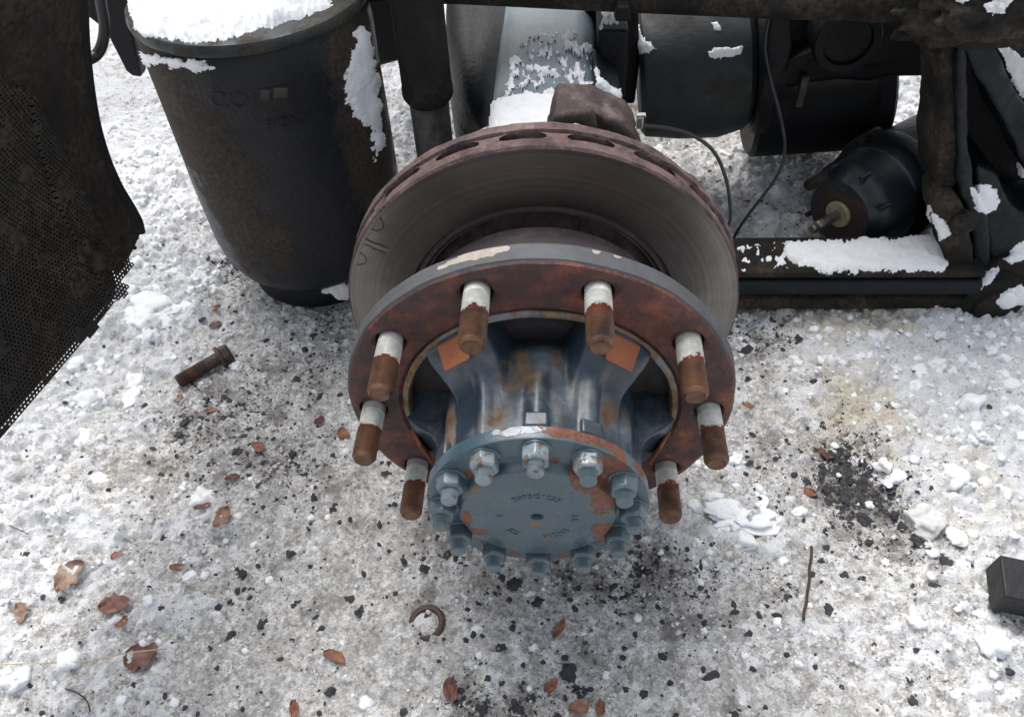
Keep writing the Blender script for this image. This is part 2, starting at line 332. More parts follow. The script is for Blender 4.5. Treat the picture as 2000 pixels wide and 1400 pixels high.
mat_asph = M('wet asphalt crumb', (.030, .033, .040), .55, 0, [dict(col=(.10, .105, .115), scale=260, amp=2.2, bias=-.45, soft=.2, detail=3), dict(col=(.5, .52, .55), scale=120, amp=2.6, bias=-.50, soft=.08)], bump=1, bscale=220, bdist=.003)
def snowmat(name, base=(.83, .855, .90), speck=-1.05, dirt=-.8, sp=(.06, .05, .045)):
    mt = M(name, base, .75, 0, [dict(col=(.62, .60, .57), scale=45, amp=2.0, bias=dirt, soft=.4, rough=.8, var=.12), dict(col=sp, scale=230, amp=3.0, bias=speck, soft=.08, rough=.7, detail=2)], bump=.9, bscale=170, var=.035, vscale=60, spec=.3, bdist=.003)
    return mt
mat_snow = snowmat('clean snow', (.90, .915, .94))
mat_snowspk = snowmat('specked snow', (.90, .91, .935), -.85, -.55)
mat_snowgrey = snowmat('grey old snow', (.66, .66, .66), -.8, -.1)
def leafmat(name, c, c2): return M(name, c, .65, 0, [dict(col=c2, scale=70, amp=2.2, bias=-.1, soft=.3, var=.35)], bump=.7, var=.3, vscale=90)
leafmats = dict(tan=leafmat('tan leaf', (.33, .23, .17), (.20, .12, .085)), orange=leafmat('orange leaf', (.27, .115, .062), (.13, .055, .035)), red=leafmat('red brown leaf', (.17, .070, .052), (.25, .15, .125)), dark=leafmat('dark leaf', (.085, .035, .033), (.14, .07, .06)), pale=leafmat('pale orange leaf', (.32, .19, .135), (.20, .095, .065)), purple=leafmat('purple leaf', (.11, .025, .035), (.07, .02, .025)))

# ================================================================== THE GROUND
def grow(a, b, step, far, k=1.16):
    c = list(np.arange(a, b, step)); s_ = step
    while c[-1] < far: s_ *= k; c.append(c[-1]+s_)
    s_ = step; lo = [a]
    while lo[-1] > -far: s_ *= k; lo.append(lo[-1]-s_)
    return np.array(lo[1:][::-1]+c)
gx = grow(-.80, .88, .0032, 45); gy = grow(-.26, 1.12, .0034, 60)
GX, GY = np.meshgrid(gx, gy)
def blob(X, Y, px, py, rx, ry, a=1.0):
    p = PX(px, py, Z=0); D = (p-CAM).dot(fw); s_ = D/FPX
    return a*np.exp(-(((X-p.x)/(rx*s_))**2 + ((Y-p.y)/(ry*s_*1.35))**2))
def fields(X, Y):
    wx = X+.025*perlin(X*11, Y*11, 71); wy = Y+.025*perlin(X*11, Y*11, 72)
    # loose white snow where it was not trodden
    s_ = .20+0*X
    for b in [(300, 330, 200, 330, .9), (330, 600, 120, 90, .75), (60, 900, 170, 170, .55), (60, 1330, 200, 190, .42), (200, 1000, 130, 80, .3), (1850, 800, 330, 270, .60), (1980, 620, 200, 150, .6), (1950, 1000, 150, 160, .45), (1500, 350, 260, 260, .30), (1780, 200, 160, 90, .75), (560, 830, 150, 60, .12), (1440, 1000, 110, 90, .25),
              (350, 1185, 60, 50, .5), (1640, 700, 90, 70, .25), (780, 230, 80, 200, .4), (950, 1330, 60, 40, .3), (1400, 1090, 90, 60, .2), (1900, 1380, 200, 120, .2), (640, 540, 60, 40, .6)]:
        s_ = s_+blob(wx, wy, *b)
    for b in [(480, 780, 170, 100, -.30), (620, 900, 200, 110, -.28), (220, 950, 90, 60, -.35), (1300, 1150, 260, 90, -.25), (900, 1250, 420, 200, -.10), (1690, 960, 120, 120, -.35), (1520, 850, 80, 140, -.2), (850, 1000, 200, 150, -.15), (1150, 1360, 250, 90, -.18)]:
        s_ = s_+blob(wx, wy, *b)
    far = sst(1.0, 1.6, Y)+sst(.9, 1.4, np.abs(X)); s_ = s_+.35*np.clip(far, 0, 1)
    s_ = s_+.40*fbm(wx, wy, 5.5, 3, 15, .5)+.62*fbm(wx, wy, 13, 5, 5, .66)+.30*fbm(X, Y, 42, 3, 55, .6)
    # black asphalt dirt
    d_ = .10+0*X
    for b in [(1680, 960, 80, 80, .6), (1780, 1060, 90, 60, .35), (1650, 900, 60, 60, .45), (470, 800, 110, 80, .35), (620, 720, 80, 130, .28), (360, 850, 50, 70, .35), (560, 920, 150, 50, .35), (880, 1000, 120, 120, .25), (1180, 1120, 200, 60, .35), (980, 1380, 120, 40, .5), (1400, 660, 70, 70, .42), (1520, 660, 60, 50, .35), (480, 1130, 70, 60, .30), (1110, 1310, 70, 50, .25), (1340, 1160, 150, 60, .25), (1480, 910, 90, 60, .3), (480, 530, 60, 40, .6), (660, 610, 60, 40, .35), (1560, 540, 200, 60, .2)]:
        d_ = d_+blob(wx, wy, *b)
    d_ = d_+.20*fbm(wx, wy, 20, 4, 9)
    t_ = 0*X
    for b in [(1640, 640, 140, 45, .9), (1380, 230, 170, 70, 1.0), (230, 940, 130, 80, .55), (1640, 780, 140, 90, .5), (1700, 850, 120, 60, .5), (1760, 330, 160, 60, .35), (1900, 1010, 150, 120, .4), (530, 800, 120, 120, .2), (1200, 1000, 700, 400, .12), (1700, 180, 160, 60, .4), (1560, 300, 120, 40, .45)]:
        t_ = t_+blob(wx, wy, *b)
    t_ = t_+.30*fbm(wx, wy, 9, 4, 31)
    return np.clip(s_, 0, 1.3), np.clip(d_, 0, 1), np.clip(t_, 0, 1)
def height(X, Y, s_=None, d_=None):
    if s_ is None: s_, d_, _ = fields(X, Y)
    near = 1-sst(1.5, 4, np.hypot(X, Y-.4))
    h = .016*fbm(X, Y, 2.6, 3, 1)+.010*fbm(X, Y, 9, 3, 2)
    lump, v = worley(X+.012*perlin(X*30, Y*30, 3), Y+.012*perlin(X*30, Y*30, 4), 34, 1)
    lump2, v2 = worley(X+.006*perlin(X*60, Y*60, 5), Y+.006*perlin(X*60, Y*60, 6), 85, 2)
    lump3, v3 = worley(X, Y, 165, 8)
    sn = sst(.25, .85, s_)
    h = h+near*(sn*.010+sn*.016*(1-np.clip(lump, 0, 1)**2)*v*(.5+fbm(X, Y, 12, 2, 77)) + (.0036+.0050*sn)*np.clip(1-lump2, 0, 1)**.7*(v2 > .35)*v2*1.4 + .0030*(1-np.clip(lump3, 0, 1))*v3*(1-.5*sn)
              + .0045*fbm(X, Y, 45, 4, 12, .6) + .0022*perlin(X*210, Y*210, 14))
    h = h-near*.006*sst(.4, .8, d_)
    return h
Fs, Fd, Ft = fields(GX, GY)
GH = height(GX, GY, Fs, Fd)
def gh(x, y):
    i = int(np.clip(np.searchsorted(gx, x), 1, len(gx)-1)); j = int(np.clip(np.searchsorted(gy, y), 1, len(gy)-1))
    a = (x-gx[i-1])/(gx[i]-gx[i-1]); b = (y-gy[j-1])/(gy[j]-gy[j-1])
    return float((GH[j-1, i-1]*(1-a)+GH[j-1, i]*a)*(1-b)+(GH[j, i-1]*(1-a)+GH[j, i]*a)*b)
def np_mesh(name, V, F, mat, attrs=None, smooth=True):
    me = bpy.data.meshes.new(name); k = F.shape[1]
    me.vertices.add(len(V)); me.vertices.foreach_set('co', V.astype(np.float32).ravel())
    me.loops.add(F.size); me.loops.foreach_set('vertex_index', F.astype(np.int32).ravel())
    me.polygons.add(len(F)); me.polygons.foreach_set('loop_start', np.arange(0, F.size, k, dtype=np.int32)); me.polygons.foreach_set('loop_total', np.full(len(F), k, dtype=np.int32))
    me.polygons.foreach_set('use_smooth', [smooth]*len(F)); me.update(calc_edges=True)
    for n_, a in (attrs or {}).items():
        at = me.attributes.new(n_, 'FLOAT', 'POINT'); at.data.foreach_set('value', a.astype(np.float32).ravel())
    me.materials.append(mat); return me

def ground_mat():
    mt = bpy.data.materials.new('trodden snow and grit'); mt.use_nodes = True; T = mt.node_tree; N = T.nodes; L = T.links; bs = N['Principled BSDF']
    geo = N.new('ShaderNodeNewGeometry'); P = geo.outputs['Position']
    def att(n_): a = N.new('ShaderNodeAttribute'); a.attribute_name = n_; return a.outputs['Fac']
    def ma(op, a, b):
        n = N.new('ShaderNodeMath'); n.operation = op
        for i, x in enumerate((a, b)):
            if isinstance(x, (int, float)): n.inputs[i].default_value = x
            else: L.new(x, n.inputs[i])
        return n.outputs[0]
    def noise(s_, d=6, r=.6, off=0):
        n = N.new('ShaderNodeTexNoise'); n.inputs['Scale'].default_value = s_; n.inputs['Detail'].default_value = d; n.inputs['Roughness'].default_value = r
        a = N.new('ShaderNodeVectorMath'); a.operation = 'ADD'; a.inputs[1].default_value = (off, off*2, off); L.new(P, a.inputs[0]); L.new(a.outputs[0], n.inputs['Vector']); return n.outputs['Fac']
    def mr(v, a, b, c=0, d=1):
        n = N.new('ShaderNodeMapRange'); n.interpolation_type = 'SMOOTHSTEP'; L.new(v, n.inputs[0])
        for i, x in enumerate((a, b, c, d)): n.inputs[i+1].default_value = x
        return n.outputs[0]
    def mix(f, a, b):
        n = N.new('ShaderNodeMix'); n.data_type = 'RGBA'
        for i, x in ((0, f), (6, a), (7, b)):
            if isinstance(x, tuple): n.inputs[i].default_value = (*x, 1)
            elif isinstance(x, (int, float)): n.inputs[i].default_value = x
            else: L.new(x, n.inputs[i])
        return n.outputs[2]
    s_, d_, t_ = att('snow'), att('dirt'), att('tan')
    # icy slush: translucent greys
    c = mix(mr(noise(30, 8, .68), .36, .64), (.60, .585, .57), (.92, .91, .90))
    c = mix(mr(noise(110, 6, .7, 3), .46, .64), c, (.44, .425, .41))
    c = mix(mr(noise(75, 6, .65, 17), .54, .66), c, (.76, .765, .78))
    for sc_, lo, hi in ((170, .84, 1.14), (400, .80, 1.14)):
        vn = N.new('ShaderNodeTexVoronoi'); vn.inputs['Scale'].default_value = sc_; wv_ = N.new('ShaderNodeVectorMath'); wv_.operation = 'MULTIPLY_ADD'; wn_ = N.new('ShaderNodeTexNoise'); wn_.inputs['Scale'].default_value = 120; L.new(P, wn_.inputs['Vector']); L.new(wn_.outputs['Color'], wv_.inputs[0]); wv_.inputs[1].default_value = (.012,)*3; L.new(P, wv_.inputs[2]); L.new(wv_.outputs[0], vn.inputs['Vector'])
        sp_ = N.new('ShaderNodeSeparateColor'); L.new(vn.outputs['Color'], sp_.inputs[0])
        fm = N.new('ShaderNodeCombineColor'); mm = mr(sp_.outputs[0], 0, 1, lo, hi); [L.new(mm, fm.inputs[k]) for k in range(3)]
        mu = N.new('ShaderNodeMix'); mu.data_type = 'RGBA'; mu.blend_type = 'MULTIPLY'; mu.inputs[0].default_value = 1; L.new(c, mu.inputs[6]); L.new(fm.outputs[0], mu.inputs[7]); c = mu.outputs[2]
    c = mix(ma('MULTIPLY', ma('MULTIPLY', mr(noise(150, 6, .72, 23), .52, .64), mr(noise(22, 5, .6, 29), .42, .62)), .80), c, (.19, .18, .175))
    # muddy wet patches
    v = ma('ADD', ma('ADD', ma('MULTIPLY', d_, .50), ma('MULTIPLY', s_, -.25)), ma('MULTIPLY', ma('SUBTRACT', noise(17, 8, .7, 91), .5), 2.2))
    c = mix(ma('MULTIPLY', mr(v, .10, .42), .72), c, (.215, .20, .19))
    # snow crumbs
    v = ma('ADD', s_, ma('MULTIPLY', ma('SUBTRACT', noise(48, 8, .68, 7), .5), 2.6))
    c = mix(mr(v, .36, .54), c, mix(mr(noise(34, 5, .6, 12), .35, .65), (.93, .94, .96), (.84, .85, .865)))
    # ochre meltwater
    v = ma('ADD', t_, ma('MULTIPLY', ma('SUBTRACT', noise(26, 7, .65, 21), .5), 2.0))
    tn = N.new('ShaderNodeMix'); tn.data_type = 'RGBA'; tn.blend_type = 'MULTIPLY'; tn.inputs[7].default_value = (.80, .72, .56, 1); L.new(ma('MULTIPLY', mr(v, .25, .9), .85), tn.inputs[0]); L.new(c, tn.inputs[6]); c = tn.outputs[2]
    # brown grit
    v = ma('ADD', ma('MULTIPLY', d_, .55), ma('MULTIPLY', ma('SUBTRACT', noise(62, 7, .68, 41), .5), 2.2))
    c = mix(ma('MULTIPLY', mr(v, .34, .58), .75), c, (.155, .13, .11))
    # black asphalt grit at two sizes
    v = ma('ADD', ma('MULTIPLY', d_, .80), ma('MULTIPLY', ma('SUBTRACT', noise(85, 4, .6, 53), .5), 2.6)); g1 = mr(v, .58, .66); c = mix(g1, c, mix(mr(noise(210, 4, .7, 57), .42, .62), (.030, .032, .038), (.12, .12, .125)))
    v = ma('ADD', ma('MULTIPLY', d_, .45), ma('MULTIPLY', ma('SUBTRACT', noise(260, 3, .6, 61), .5), 2.8)); g2 = mr(v, .46, .56); c = mix(ma('MULTIPLY', g2, .85), c, (.06, .055, .052))
    L.new(c, bs.inputs['Base Color'])
    L.new(mr(s_, .2, .8, .5, .8), bs.inputs['Roughness']); bs.inputs['Specular IOR Level'].default_value = .35
    h = ma('ADD', ma('MULTIPLY', noise(90, 9, .7, 5), 1.2), ma('MULTIPLY', noise(420, 4, .7, 6), .35)); h = ma('SUBTRACT', h, ma('MULTIPLY', g1, .1))
    bp = N.new('ShaderNodeBump'); bp.inputs['Strength'].default_value = .9; bp.inputs['Distance'].default_value = .007; L.new(h, bp.inputs['Height']); L.new(bp.outputs[0], bs.inputs['Normal'])
    return mt
V = np.stack([GX.ravel(), GY.ravel(), GH.ravel()], 1); nx = len(gx); ny = len(gy)
idx = np.arange(nx*ny).reshape(ny, nx)
F = np.stack([idx[:-1, :-1], idx[:-1, 1:], idx[1:, 1:], idx[1:, :-1]], -1).reshape(-1, 4)
g = link(bpy.data.objects.new('snowy_ground', np_mesh('snowy_ground', V, F, ground_mat(), dict(snow=Fs, dirt=Fd, tan=Ft)))); g['kind'] = 'structure'; tag(g, 'trodden snow and grey slush over frozen ground')

# ================================================================== WHEEL HUB
hub = empty('wheel_hub', (0, 0, HZ), 'rusty truck wheel hub with brake disc, ten wheel studs and blue grey end cap', 'wheel hub')
SEG = 160
def jit(r, ph, a, k, seed): return r+a*mn.noise(Vector((math.cos(ph)*k, math.sin(ph)*k, seed)))
# spacer ring with stud holes
prof = [(.000, .1375), (-.0035, .141), (-.0040, .150), (-.0035, .1845), (-.001, .1895), (.004, .1915), (.019, .1930), (.0215, .190), (.022, .150), (.0205, .1385)]
prof = prof+[prof[0]]
ringb = MB().lathe(prof, SEG, close=False, rfun=lambda a, r, ph: jit(r, ph, .0012 if r > .18 else .0006, 6, 1))
ringo = ringb.obj('spacer_ring', mat_ring, hub, angle=35)
cut = MB()
for k in range(10):
    a = rad(18+36*k); cx_, cz_ = .1675*math.sin(a), .1675*math.cos(a)
    cut.lathe([(-.05, .0156), (.010, .0146)], 20, c=(cx_, 0, cz_))
cuto = cut.obj('cutter', mat_ring, hub)
bo = ringo.modifiers.new('holes', 'BOOLEAN'); bo.object = cuto; bo.operation = 'DIFFERENCE'; bo.solver = 'EXACT'
bpy.context.view_layer.update(); dg = bpy.context.evaluated_depsgraph_get()
nm = bpy.data.meshes.new_from_object(ringo.evaluated_get(dg)); ringo.modifiers.clear(); ringo.data = nm
bpy.data.objects.remove(cuto)
MB().lathe([(.0015, .1900), (.0030, .1921), (.0195, .1936), (.0205, .1900)], SEG, close=False, rfun=lambda a, r, ph: jit(r, ph, .0010, 6, 1)).obj('ring_rim', mat_ringside, hub)
# turned drum rim behind the ring
MB().lathe([(.0222, .150), (.0222, .183), (.034, .183), (.036, .172), (.060, .150), (.085, .138), (.118, .134)], 128).obj('disc_hat', mat_hatdark, hub, angle=30)

# studs
def stud_mesh():
    pr = [(.012, .0116), (-.0100, .0116)]; y = -.0100; n = 0
    while y > -.0640:
        pr += [(y-.0004, .0118), (y-.0012, .0107), (y-.0015, .0107)]; y -= .0021
    pr += [(-.0645, .0110), (-.0668, .0096), (-.0678, .0085), (-.0668, .0075), (-.0664, .003), (-.0664, 0)]
    return MB().lathe(pr, 26).mesh('wheel_stud', mat_stud, 50)
sm = stud_mesh()
for k in range(10):
    a = rad(-162+36*k); o = bpy.data.objects.new('wheel_stud', sm); link(o, hub)
    o.location = (.1675*math.sin(a), 0, .1675*math.cos(a)); o.rotation_euler = (rad(random.uniform(-.5, .5)), random.uniform(0, 6), rad(random.uniform(-.5, .5)))

# hub casting: five spokes with pockets between them, bolt ribs along the barrel
def hub_body():
    ys = [-.1, -.085, -.07, -.058, -.048, -.040, -.033, -.027, -.021, -.015, -.009, -.003, .006, .020, .045]
    spoke = [.0935, .0940, .0950, .0965, .0985, .1015, .107, .115, .123, .130, .1345, .1355, .136, .136, .136]
    pock = [.0935, .0935, .0940, .0945, .0945, .0940, .0935, .0935, .0935, .0935, .0930, .0915, .086, .075, .068]
    rows = []; n = 300
    for i in range(n+1):
        ph = 2*math.pi*i/n; c5 = math.cos(5*ph)
        w_ = 1-float(sst(-.30, .14, c5))                       # 1 on a spoke
        row = []
        for j, y in enumerate(ys):
            r = spoke[j]*w_+pock[j]*(1-w_)
            f = float(sst(-.005, -.05, y)) if y > -.05 else 1
            rib = max(0, math.cos(12*ph))**1.5
            r += (rib*.0072-.0045)*(sst(-.012, -.045, y) if y > -.045 else 1)*1.0
            r -= .0035*math.exp(-((((ph*5/math.pi) % 2)-.0)/.10)**2)*0
            r += .0008*mn.noise(Vector((math.cos(ph)*9, math.sin(ph)*9, y*60)))
            row.append((r*math.sin(ph), y, r*math.cos(ph)))
        rows.append(row)
    rows[-1] = rows[0]
    return MB().grid(rows)
hb = hub_body().obj('hub_casting', mat_paint, hub, sub=1, angle=180)
MB().lathe([(.014, .1290), (-.0025, .1295), (-.0055, .1315), (-.0058, .1345), (-.0030, .1370), (.014, .1370)], SEG, close=False, rfun=lambda a, r, ph: jit(r, ph, .0009, 5, 7)).obj('hub_rim', mat_rim, hub)
MB().lathe([(.052, .02), (.052, .134), (.056, .134), (.056, .02)], 64).obj('back_plate', mat_hatdark, hub)
# wheel centring pads on the spokes
pad = MB().prism([(-.0150, -.029, .1205), (.0150, -.029, .1205), (.0170, -.006, .1330), (-.0170, -.006, .1330)], (0, -.0045, .0015))
pme = pad.mesh('centring_pad', mat_pad)
padm = MB()
for k in range(10):
    ph = rad(36+72*(k//2)) + rad(0)*1
    if k % 2: continue
    o = bpy.data.objects.new('centring_pad', pme); link(o, hub); o.rotation_euler = (0, ph, 0)
    q = o.modifiers.new('bevel', 'BEVEL'); q.width = .0015; q.segments = 2
# small cast flats just behind the cap flange
fl = MB().box((0, -.092, .0958), (.021, .016, .0070)).mesh('cast_flat', mat_paint)
for a in (0, 29, -61):
    o = bpy.data.objects.new('cast_flat', fl); link(o, hub); o.rotation_euler = (0, rad(a), 0)
    q = o.modifiers.new('bevel', 'BEVEL'); q.width = .0025; q.segments = 3

# end cap
FY = -.1145
cap = MB().lathe([(-.1005, .090), (-.1005, .0995), (-.1015, .1008), (FY+.0016, .1010), (FY+.0003, .1004), (FY, .0990), (FY, .0755), (FY-.0010, .0728), (FY-.0035, .0712), (FY-.0085, .0706), (FY-.0105, .0692), (FY-.0114, .0660), (FY-.0119, .05), (FY-.0123, .03), (FY-.0124, .008), (FY-.0121, .0058), (FY-.0090, .0044), (FY-.0070, .0040), (FY-.0070, .0001)], SEG,
                  rfun=lambda a, r, ph: jit(r, ph, .0008 if r > .06 else 0, 4, 3)).obj('end_cap', mat_cap, hub, angle=42)
# nuts with their stud ends
def nut_mesh(mat):
    b = MB(); R_ = .0127; v = []
    for y, r in ((0, R_), (-.0128, R_), (-.0152, R_*.86)):
        for k in range(6): v.append((r*math.sin(rad(60*k+30)), y, r*math.cos(rad(60*k+30))))
    fs = [tuple(range(6))[::-1], tuple(range(12, 18))]+[(a*6+k, a*6+(k+1) % 6, (a+1)*6+(k+1) % 6, (a+1)*6+k) for a in (0, 1) for k in range(6)]
    return b.add(v, fs).mesh('cap_nut', mat, 25)
def tip_mesh(mat):
    pr = [(-.010, .0073)]; y = -.0155
    while y > -.0235: pr += [(y, .0074), (y-.0006, .0067)]; y -= .0013
    pr += [(-.0245, .0071), (-.0258, .0058), (-.0262, .004), (-.0258, 0)]
    return MB().lathe(pr, 20).mesh('stud_end', mat, 45)
wash = MB().lathe([(0, .0135), (-.0014, .0135), (-.0018, .0128), (-.0020, .006)], 28)
nm1, nm2, tm1, tm2 = nut_mesh(mat_nut), nut_mesh(mat_nutl), tip_mesh(mat_nut), tip_mesh(mat_nutl)
wm = wash.mesh('washer', mat_nut)
random.seed(5)
for k in range(12):
    a = rad(30*k); light = k in (0, 1, 11)
    o = bpy.data.objects.new('cap_nut', nm2 if light else nm1); link(o, hub)
    o.location = (.0860*math.sin(a), FY+.0003, .0860*math.cos(a)); o.rotation_euler = (0, {0: .5, 11: .28, 1: .08, 2: .62, 10: .15}.get(k, random.uniform(0, 1)), 0)
    if light: o['label'] = 'pale nut with its paint worn off'
    q = o.modifiers.new('bevel', 'BEVEL'); q.width = .0009; q.segments = 2; q.limit_method = 'ANGLE'
    t = bpy.data.objects.new('stud_end', tm2 if k in (0, 11, 10) else tm1); link(t, o)
    ws = bpy.data.objects.new('washer', wm); link(ws, o)
# raised casting characters round the cap centre
def text_mesh(body, size, depth, mat, bend=None):
    c = bpy.data.curves.new('raised_lettering', 'FONT'); c.body = body; c.size = size; c.extrude = depth; c.align_x = 'CENTER'; c.resolution_u = 2; c.offset = size*.012
    o = bpy.data.objects.new('raised_lettering', c); link(o); bpy.context.view_layer.update()
    me = bpy.data.meshes.new_from_object(o.evaluated_get(bpy.context.evaluated_depsgraph_get())); bpy.data.objects.remove(o)
    if bend:
        for v in me.vertices: v.co = bend(v.co)
    me.materials.clear(); me.materials.append(mat); me.name = 'raised_lettering'; return me
def capbend(rc, base, inward=False):
    def f(v):
        ph = base + v.x/rc
        r = rc+v.y
        return Vector((r*math.sin(ph), FY-.0120-v.z*.9, r*math.cos(ph)))
    return f
for txt, base in (('3005C1023', 0), ('FA', 92), ('BN210', 150), ('CZ', -140), ('E', -88)):
    o = bpy.data.objects.new('raised_lettering', text_mesh(txt, .0088, .0009, mat_cap, capbend(.0310, rad(base)))); link(o, hub)

# brake disc with cooling vanes
dY0, dY1 = .133, .1745
disc = MB().lathe([(dY0+.012, .134), (dY0+.004, .140), (dY0+.006, .1445), (dY0, .148), (dY0, .150), (dY0, .2100), (dY0, .2125), (dY0+.0022, .2149), (dY0+.0138, .2150), (dY0+.0155, .2125), (dY0+.0155, .15), (dY0+.009, .134)], SEG, close=False, rfun=lambda a, r, ph: jit(r, ph, .0008 if r > .213 else 0, 7, 2))
do = disc.obj('brake_disc', mat_discrust, hub, angle=24)
do.data.materials.append(mat_disc); do.data.materials.append(mat_hatdark)
for p in do.data.polygons:
    r_ = math.hypot(p.center.x, p.center.z)
    if p.center.y < dY0+.0008 and r_ > .147 and abs(p.normal.y) > .9: p.material_index = 1
    elif r_ < .149: p.material_index = 2
MB().lathe([(dY1-.0150, .15), (dY1-.0150, .2125), (dY1-.0130, .2160), (dY1-.0015, .2160), (dY1, .2135), (dY1, .15)], SEG, close=True, rfun=lambda a, r, ph: (r+(.0010+.0022*max(0, math.sin(ph-.1)))*mn.noise(Vector((math.cos(ph)*16, math.sin(ph)*16, a*90))) if r > .213 else r)).obj('rear_disc_plate', mat_discrust, do, angle=30)
bsd = mat_disc.node_tree.nodes['Principled BSDF']; tg = mat_disc.node_tree.nodes.new('ShaderNodeTangent'); tg.direction_type = 'RADIAL'; tg.axis = 'Y'
bsd.inputs['Anisotropic'].default_value = .9; mat_disc.node_tree.links.new(tg.outputs[0], bsd.inputs['Tangent'])
def vane():
    b = MB(); rows = []
    for r, w_ in ((.150, .012), (.175, .014), (.198, .018), (.208, .026), (.2136, .046)):
        rows.append((r, w_))
    for i in range(len(rows)-1):
        pass
    n = 9
    g_ = []
    for r, w_ in rows:
        row = []
        for j in range(n):
            t = j/(n-1)*2-1; ww = w_*(.42+.58*abs(t)**2.2)
            row.append((r, ww, dY0+.0130+(t+1)/2*(dY1-.0260-dY0-.0005)))
        g_.append(row)
    L_ = [[(ww/2, y, math.sqrt(r*r-ww*ww/4)) for r, ww, y in row] for row in g_]; R_ = [[(-ww/2, y, math.sqrt(r*r-ww*ww/4)) for r, ww, y in row] for row in g_]
    b.grid(L_); b.grid(R_)
    b.grid([[p for p in R_[-1]], [p for p in L_[-1]]])
    return b.mesh('disc_vane', mat_discrust, 60)
vme = vane()
for k in range(20):
    o = bpy.data.objects.new('disc_vane', vme); link(o, do); o.rotation_euler = (0, rad(18*k+4.5+random.uniform(-.8, .8)), 0)
MB().lathe([(dY0+.014, .146), (dY1-.014, .146)], 96, close=False).obj('vane_core', mat_hatdark, do)
# drying marks near the rim of the disc, left side
def mark(pts, wd, mat, name='disc_mark', close=False):
    b = MB(); P3 = [PX(a, c_, Y=dY0-.0004)-Vector((0, 0, HZ)) for a, c_ in pts]
    rows = []
    for i, p in enumerate(P3):
        t = (P3[min(i+1, len(P3)-1)]-P3[max(i-1, 0)]).normalized(); n = Vector((-t.z, 0, t.x)); w2 = wd*(.8+.4*random.random())
        rows.append([p-n*w2, p+n*w2])
    b.grid(rows); return b.obj(name, mat, do)
mark([(741, 425), (745, 430), (749, 440), (747, 447), (740, 451), (731, 450), (725, 449)], .0006, mat_mark)
mark([(714, 466), (722, 471), (733, 475), (745, 479), (756, 484)], .0005, mat_mark)
mark([(711, 478), (720, 480), (729, 486), (742, 490), (756, 496)], .0005, mat_mark)
mark([(713, 472), (730, 479), (757, 490)], .0022, mat_marklight)
mark([(704, 493), (712, 500), (716, 508), (712, 515), (703, 517), (697, 517)], .0006, mat_mark)

# ================================================================== AXLE, CARRIER
ax = empty('axle_housing', (0, .35, HZ-.1), 'blue grey axle housing running back from the brake disc, dusted with snow', 'axle')
AO = Vector((0, .35, HZ-.1))
def local(pts, o): return [Vector(p)-o for p in pts]
rows = []
for y in np.linspace(.30, 1.25, 24):
    zt = HZ+.068+.004*math.sin(y*9); wd = .0765+.012*float(sst(.62, .5, y))*0
    sec = []
    for k in range(28):
        a = 2*math.pi*k/28; ca, sa = math.cos(a), math.sin(a); e = .38
        sx = math.copysign(abs(sa)**e, sa); sz = math.copysign(abs(ca)**e, ca)
        sec.append(Vector((wd*sx, y, (zt-.085)+.085*sz))-AO)
    sec.append(sec[0]); rows.append(sec)
MB().grid(rows).obj('housing', mat_axle, ax, angle=50)
# pressed steel arm sweeping down on the left of the housing
L1 = [PX(a, b, Z=HZ+z) for a, b, z in ((866, -30, .02), (870, 60, .02), (876, 140, .0), (893, 210, -.03), (925, 262, -.07))]
L2 = [PX(a, b, Z=HZ+z) for a, b, z in ((900, -30, .055), (903, 60, .05), (908, 130, .03), (918, 195, .0), (938, 258, -.05))]
L3 = [PX(a, b, Z=HZ+z) for a, b, z in ((945, -30, .04), (942, 60, .035), (940, 120, .02), (938, 180, .0), (948, 250, -.04))]
L4 = [PX(a, b, Z=HZ+z) for a, b, z in ((1000, -30, .064), (1003, 50, .064), (1000, 110, .060), (990, 170, .05), (985, 240, .0))]
MB().grid([local(q, AO) for q in ([p-Vector((0, 0, .12)) for p in L1], L1, L2, L3, L4)]).obj('swept_arm', mat_bluedark, ax, solid=.006, sub=2, angle=180)

def pxpoly(poly, Y): return [PX(a, b, Y=Y) for a, b in poly]
def closed_smooth(P, n=4):
    q = []; m_ = len(P)
    for i in range(m_):
        p0, p1, p2, p3 = [np.array(P[(i+k-1) % m_], float) for k in range(4)]
        for t in np.linspace(0, 1, n, endpoint=False): q.append(tuple(.5*((2*p1)+(p2-p0)*t+(2*p0-5*p1+4*p2-p3)*t*t+(3*p1-p0-3*p2+p3)*t**3)))
    return q
def cast(o, voxel=.004, amp=.0022, scale=22, smooth_=6, seed=0, lump=.0):
    """weld a part into one rounded, uneven casting"""
    m_ = o.modifiers.new('r', 'REMESH'); m_.mode = 'VOXEL'; m_.voxel_size = voxel
    k = o.modifiers.new('s', 'SMOOTH'); k.factor = .6; k.iterations = smooth_
    bpy.context.view_layer.update(); me = bpy.data.meshes.new_from_object(o.evaluated_get(bpy.context.evaluated_depsgraph_get())); o.modifiers.clear()
    for v in me.vertices:
        p = v.co*scale+Vector((seed, seed*2, 0)); d = amp*(mn.fractal(p, 1, 2.1, 4))+lump*max(0, mn.noise(p*2.3))**2
        v.co += v.normal*d
    me.polygons.foreach_set('use_smooth', [True]*len(me.polygons)); o.data = me; return o
def plate(name, poly, Y, depth, mat, parent, O, bevel=.004, rgh=0, sub=0, curvy=0, amp=.0025):
    if curvy:
        return cast(MB().prism(local(pxpoly(closed_smooth(poly), Y), O), (0, depth, 0)).obj(name, mat, parent), .0036, amp, seed=len(poly))
    b = MB().prism(local(pxpoly(poly, Y), O), (0, depth, 0)); o = b.obj(name, mat, parent, bevel=bevel, seg=3)
    return o
car = empty('caliper_carrier', PX(1160, 240, Y=.22), 'rusty brown brake caliper carrier standing behind the top of the disc', 'bracket')
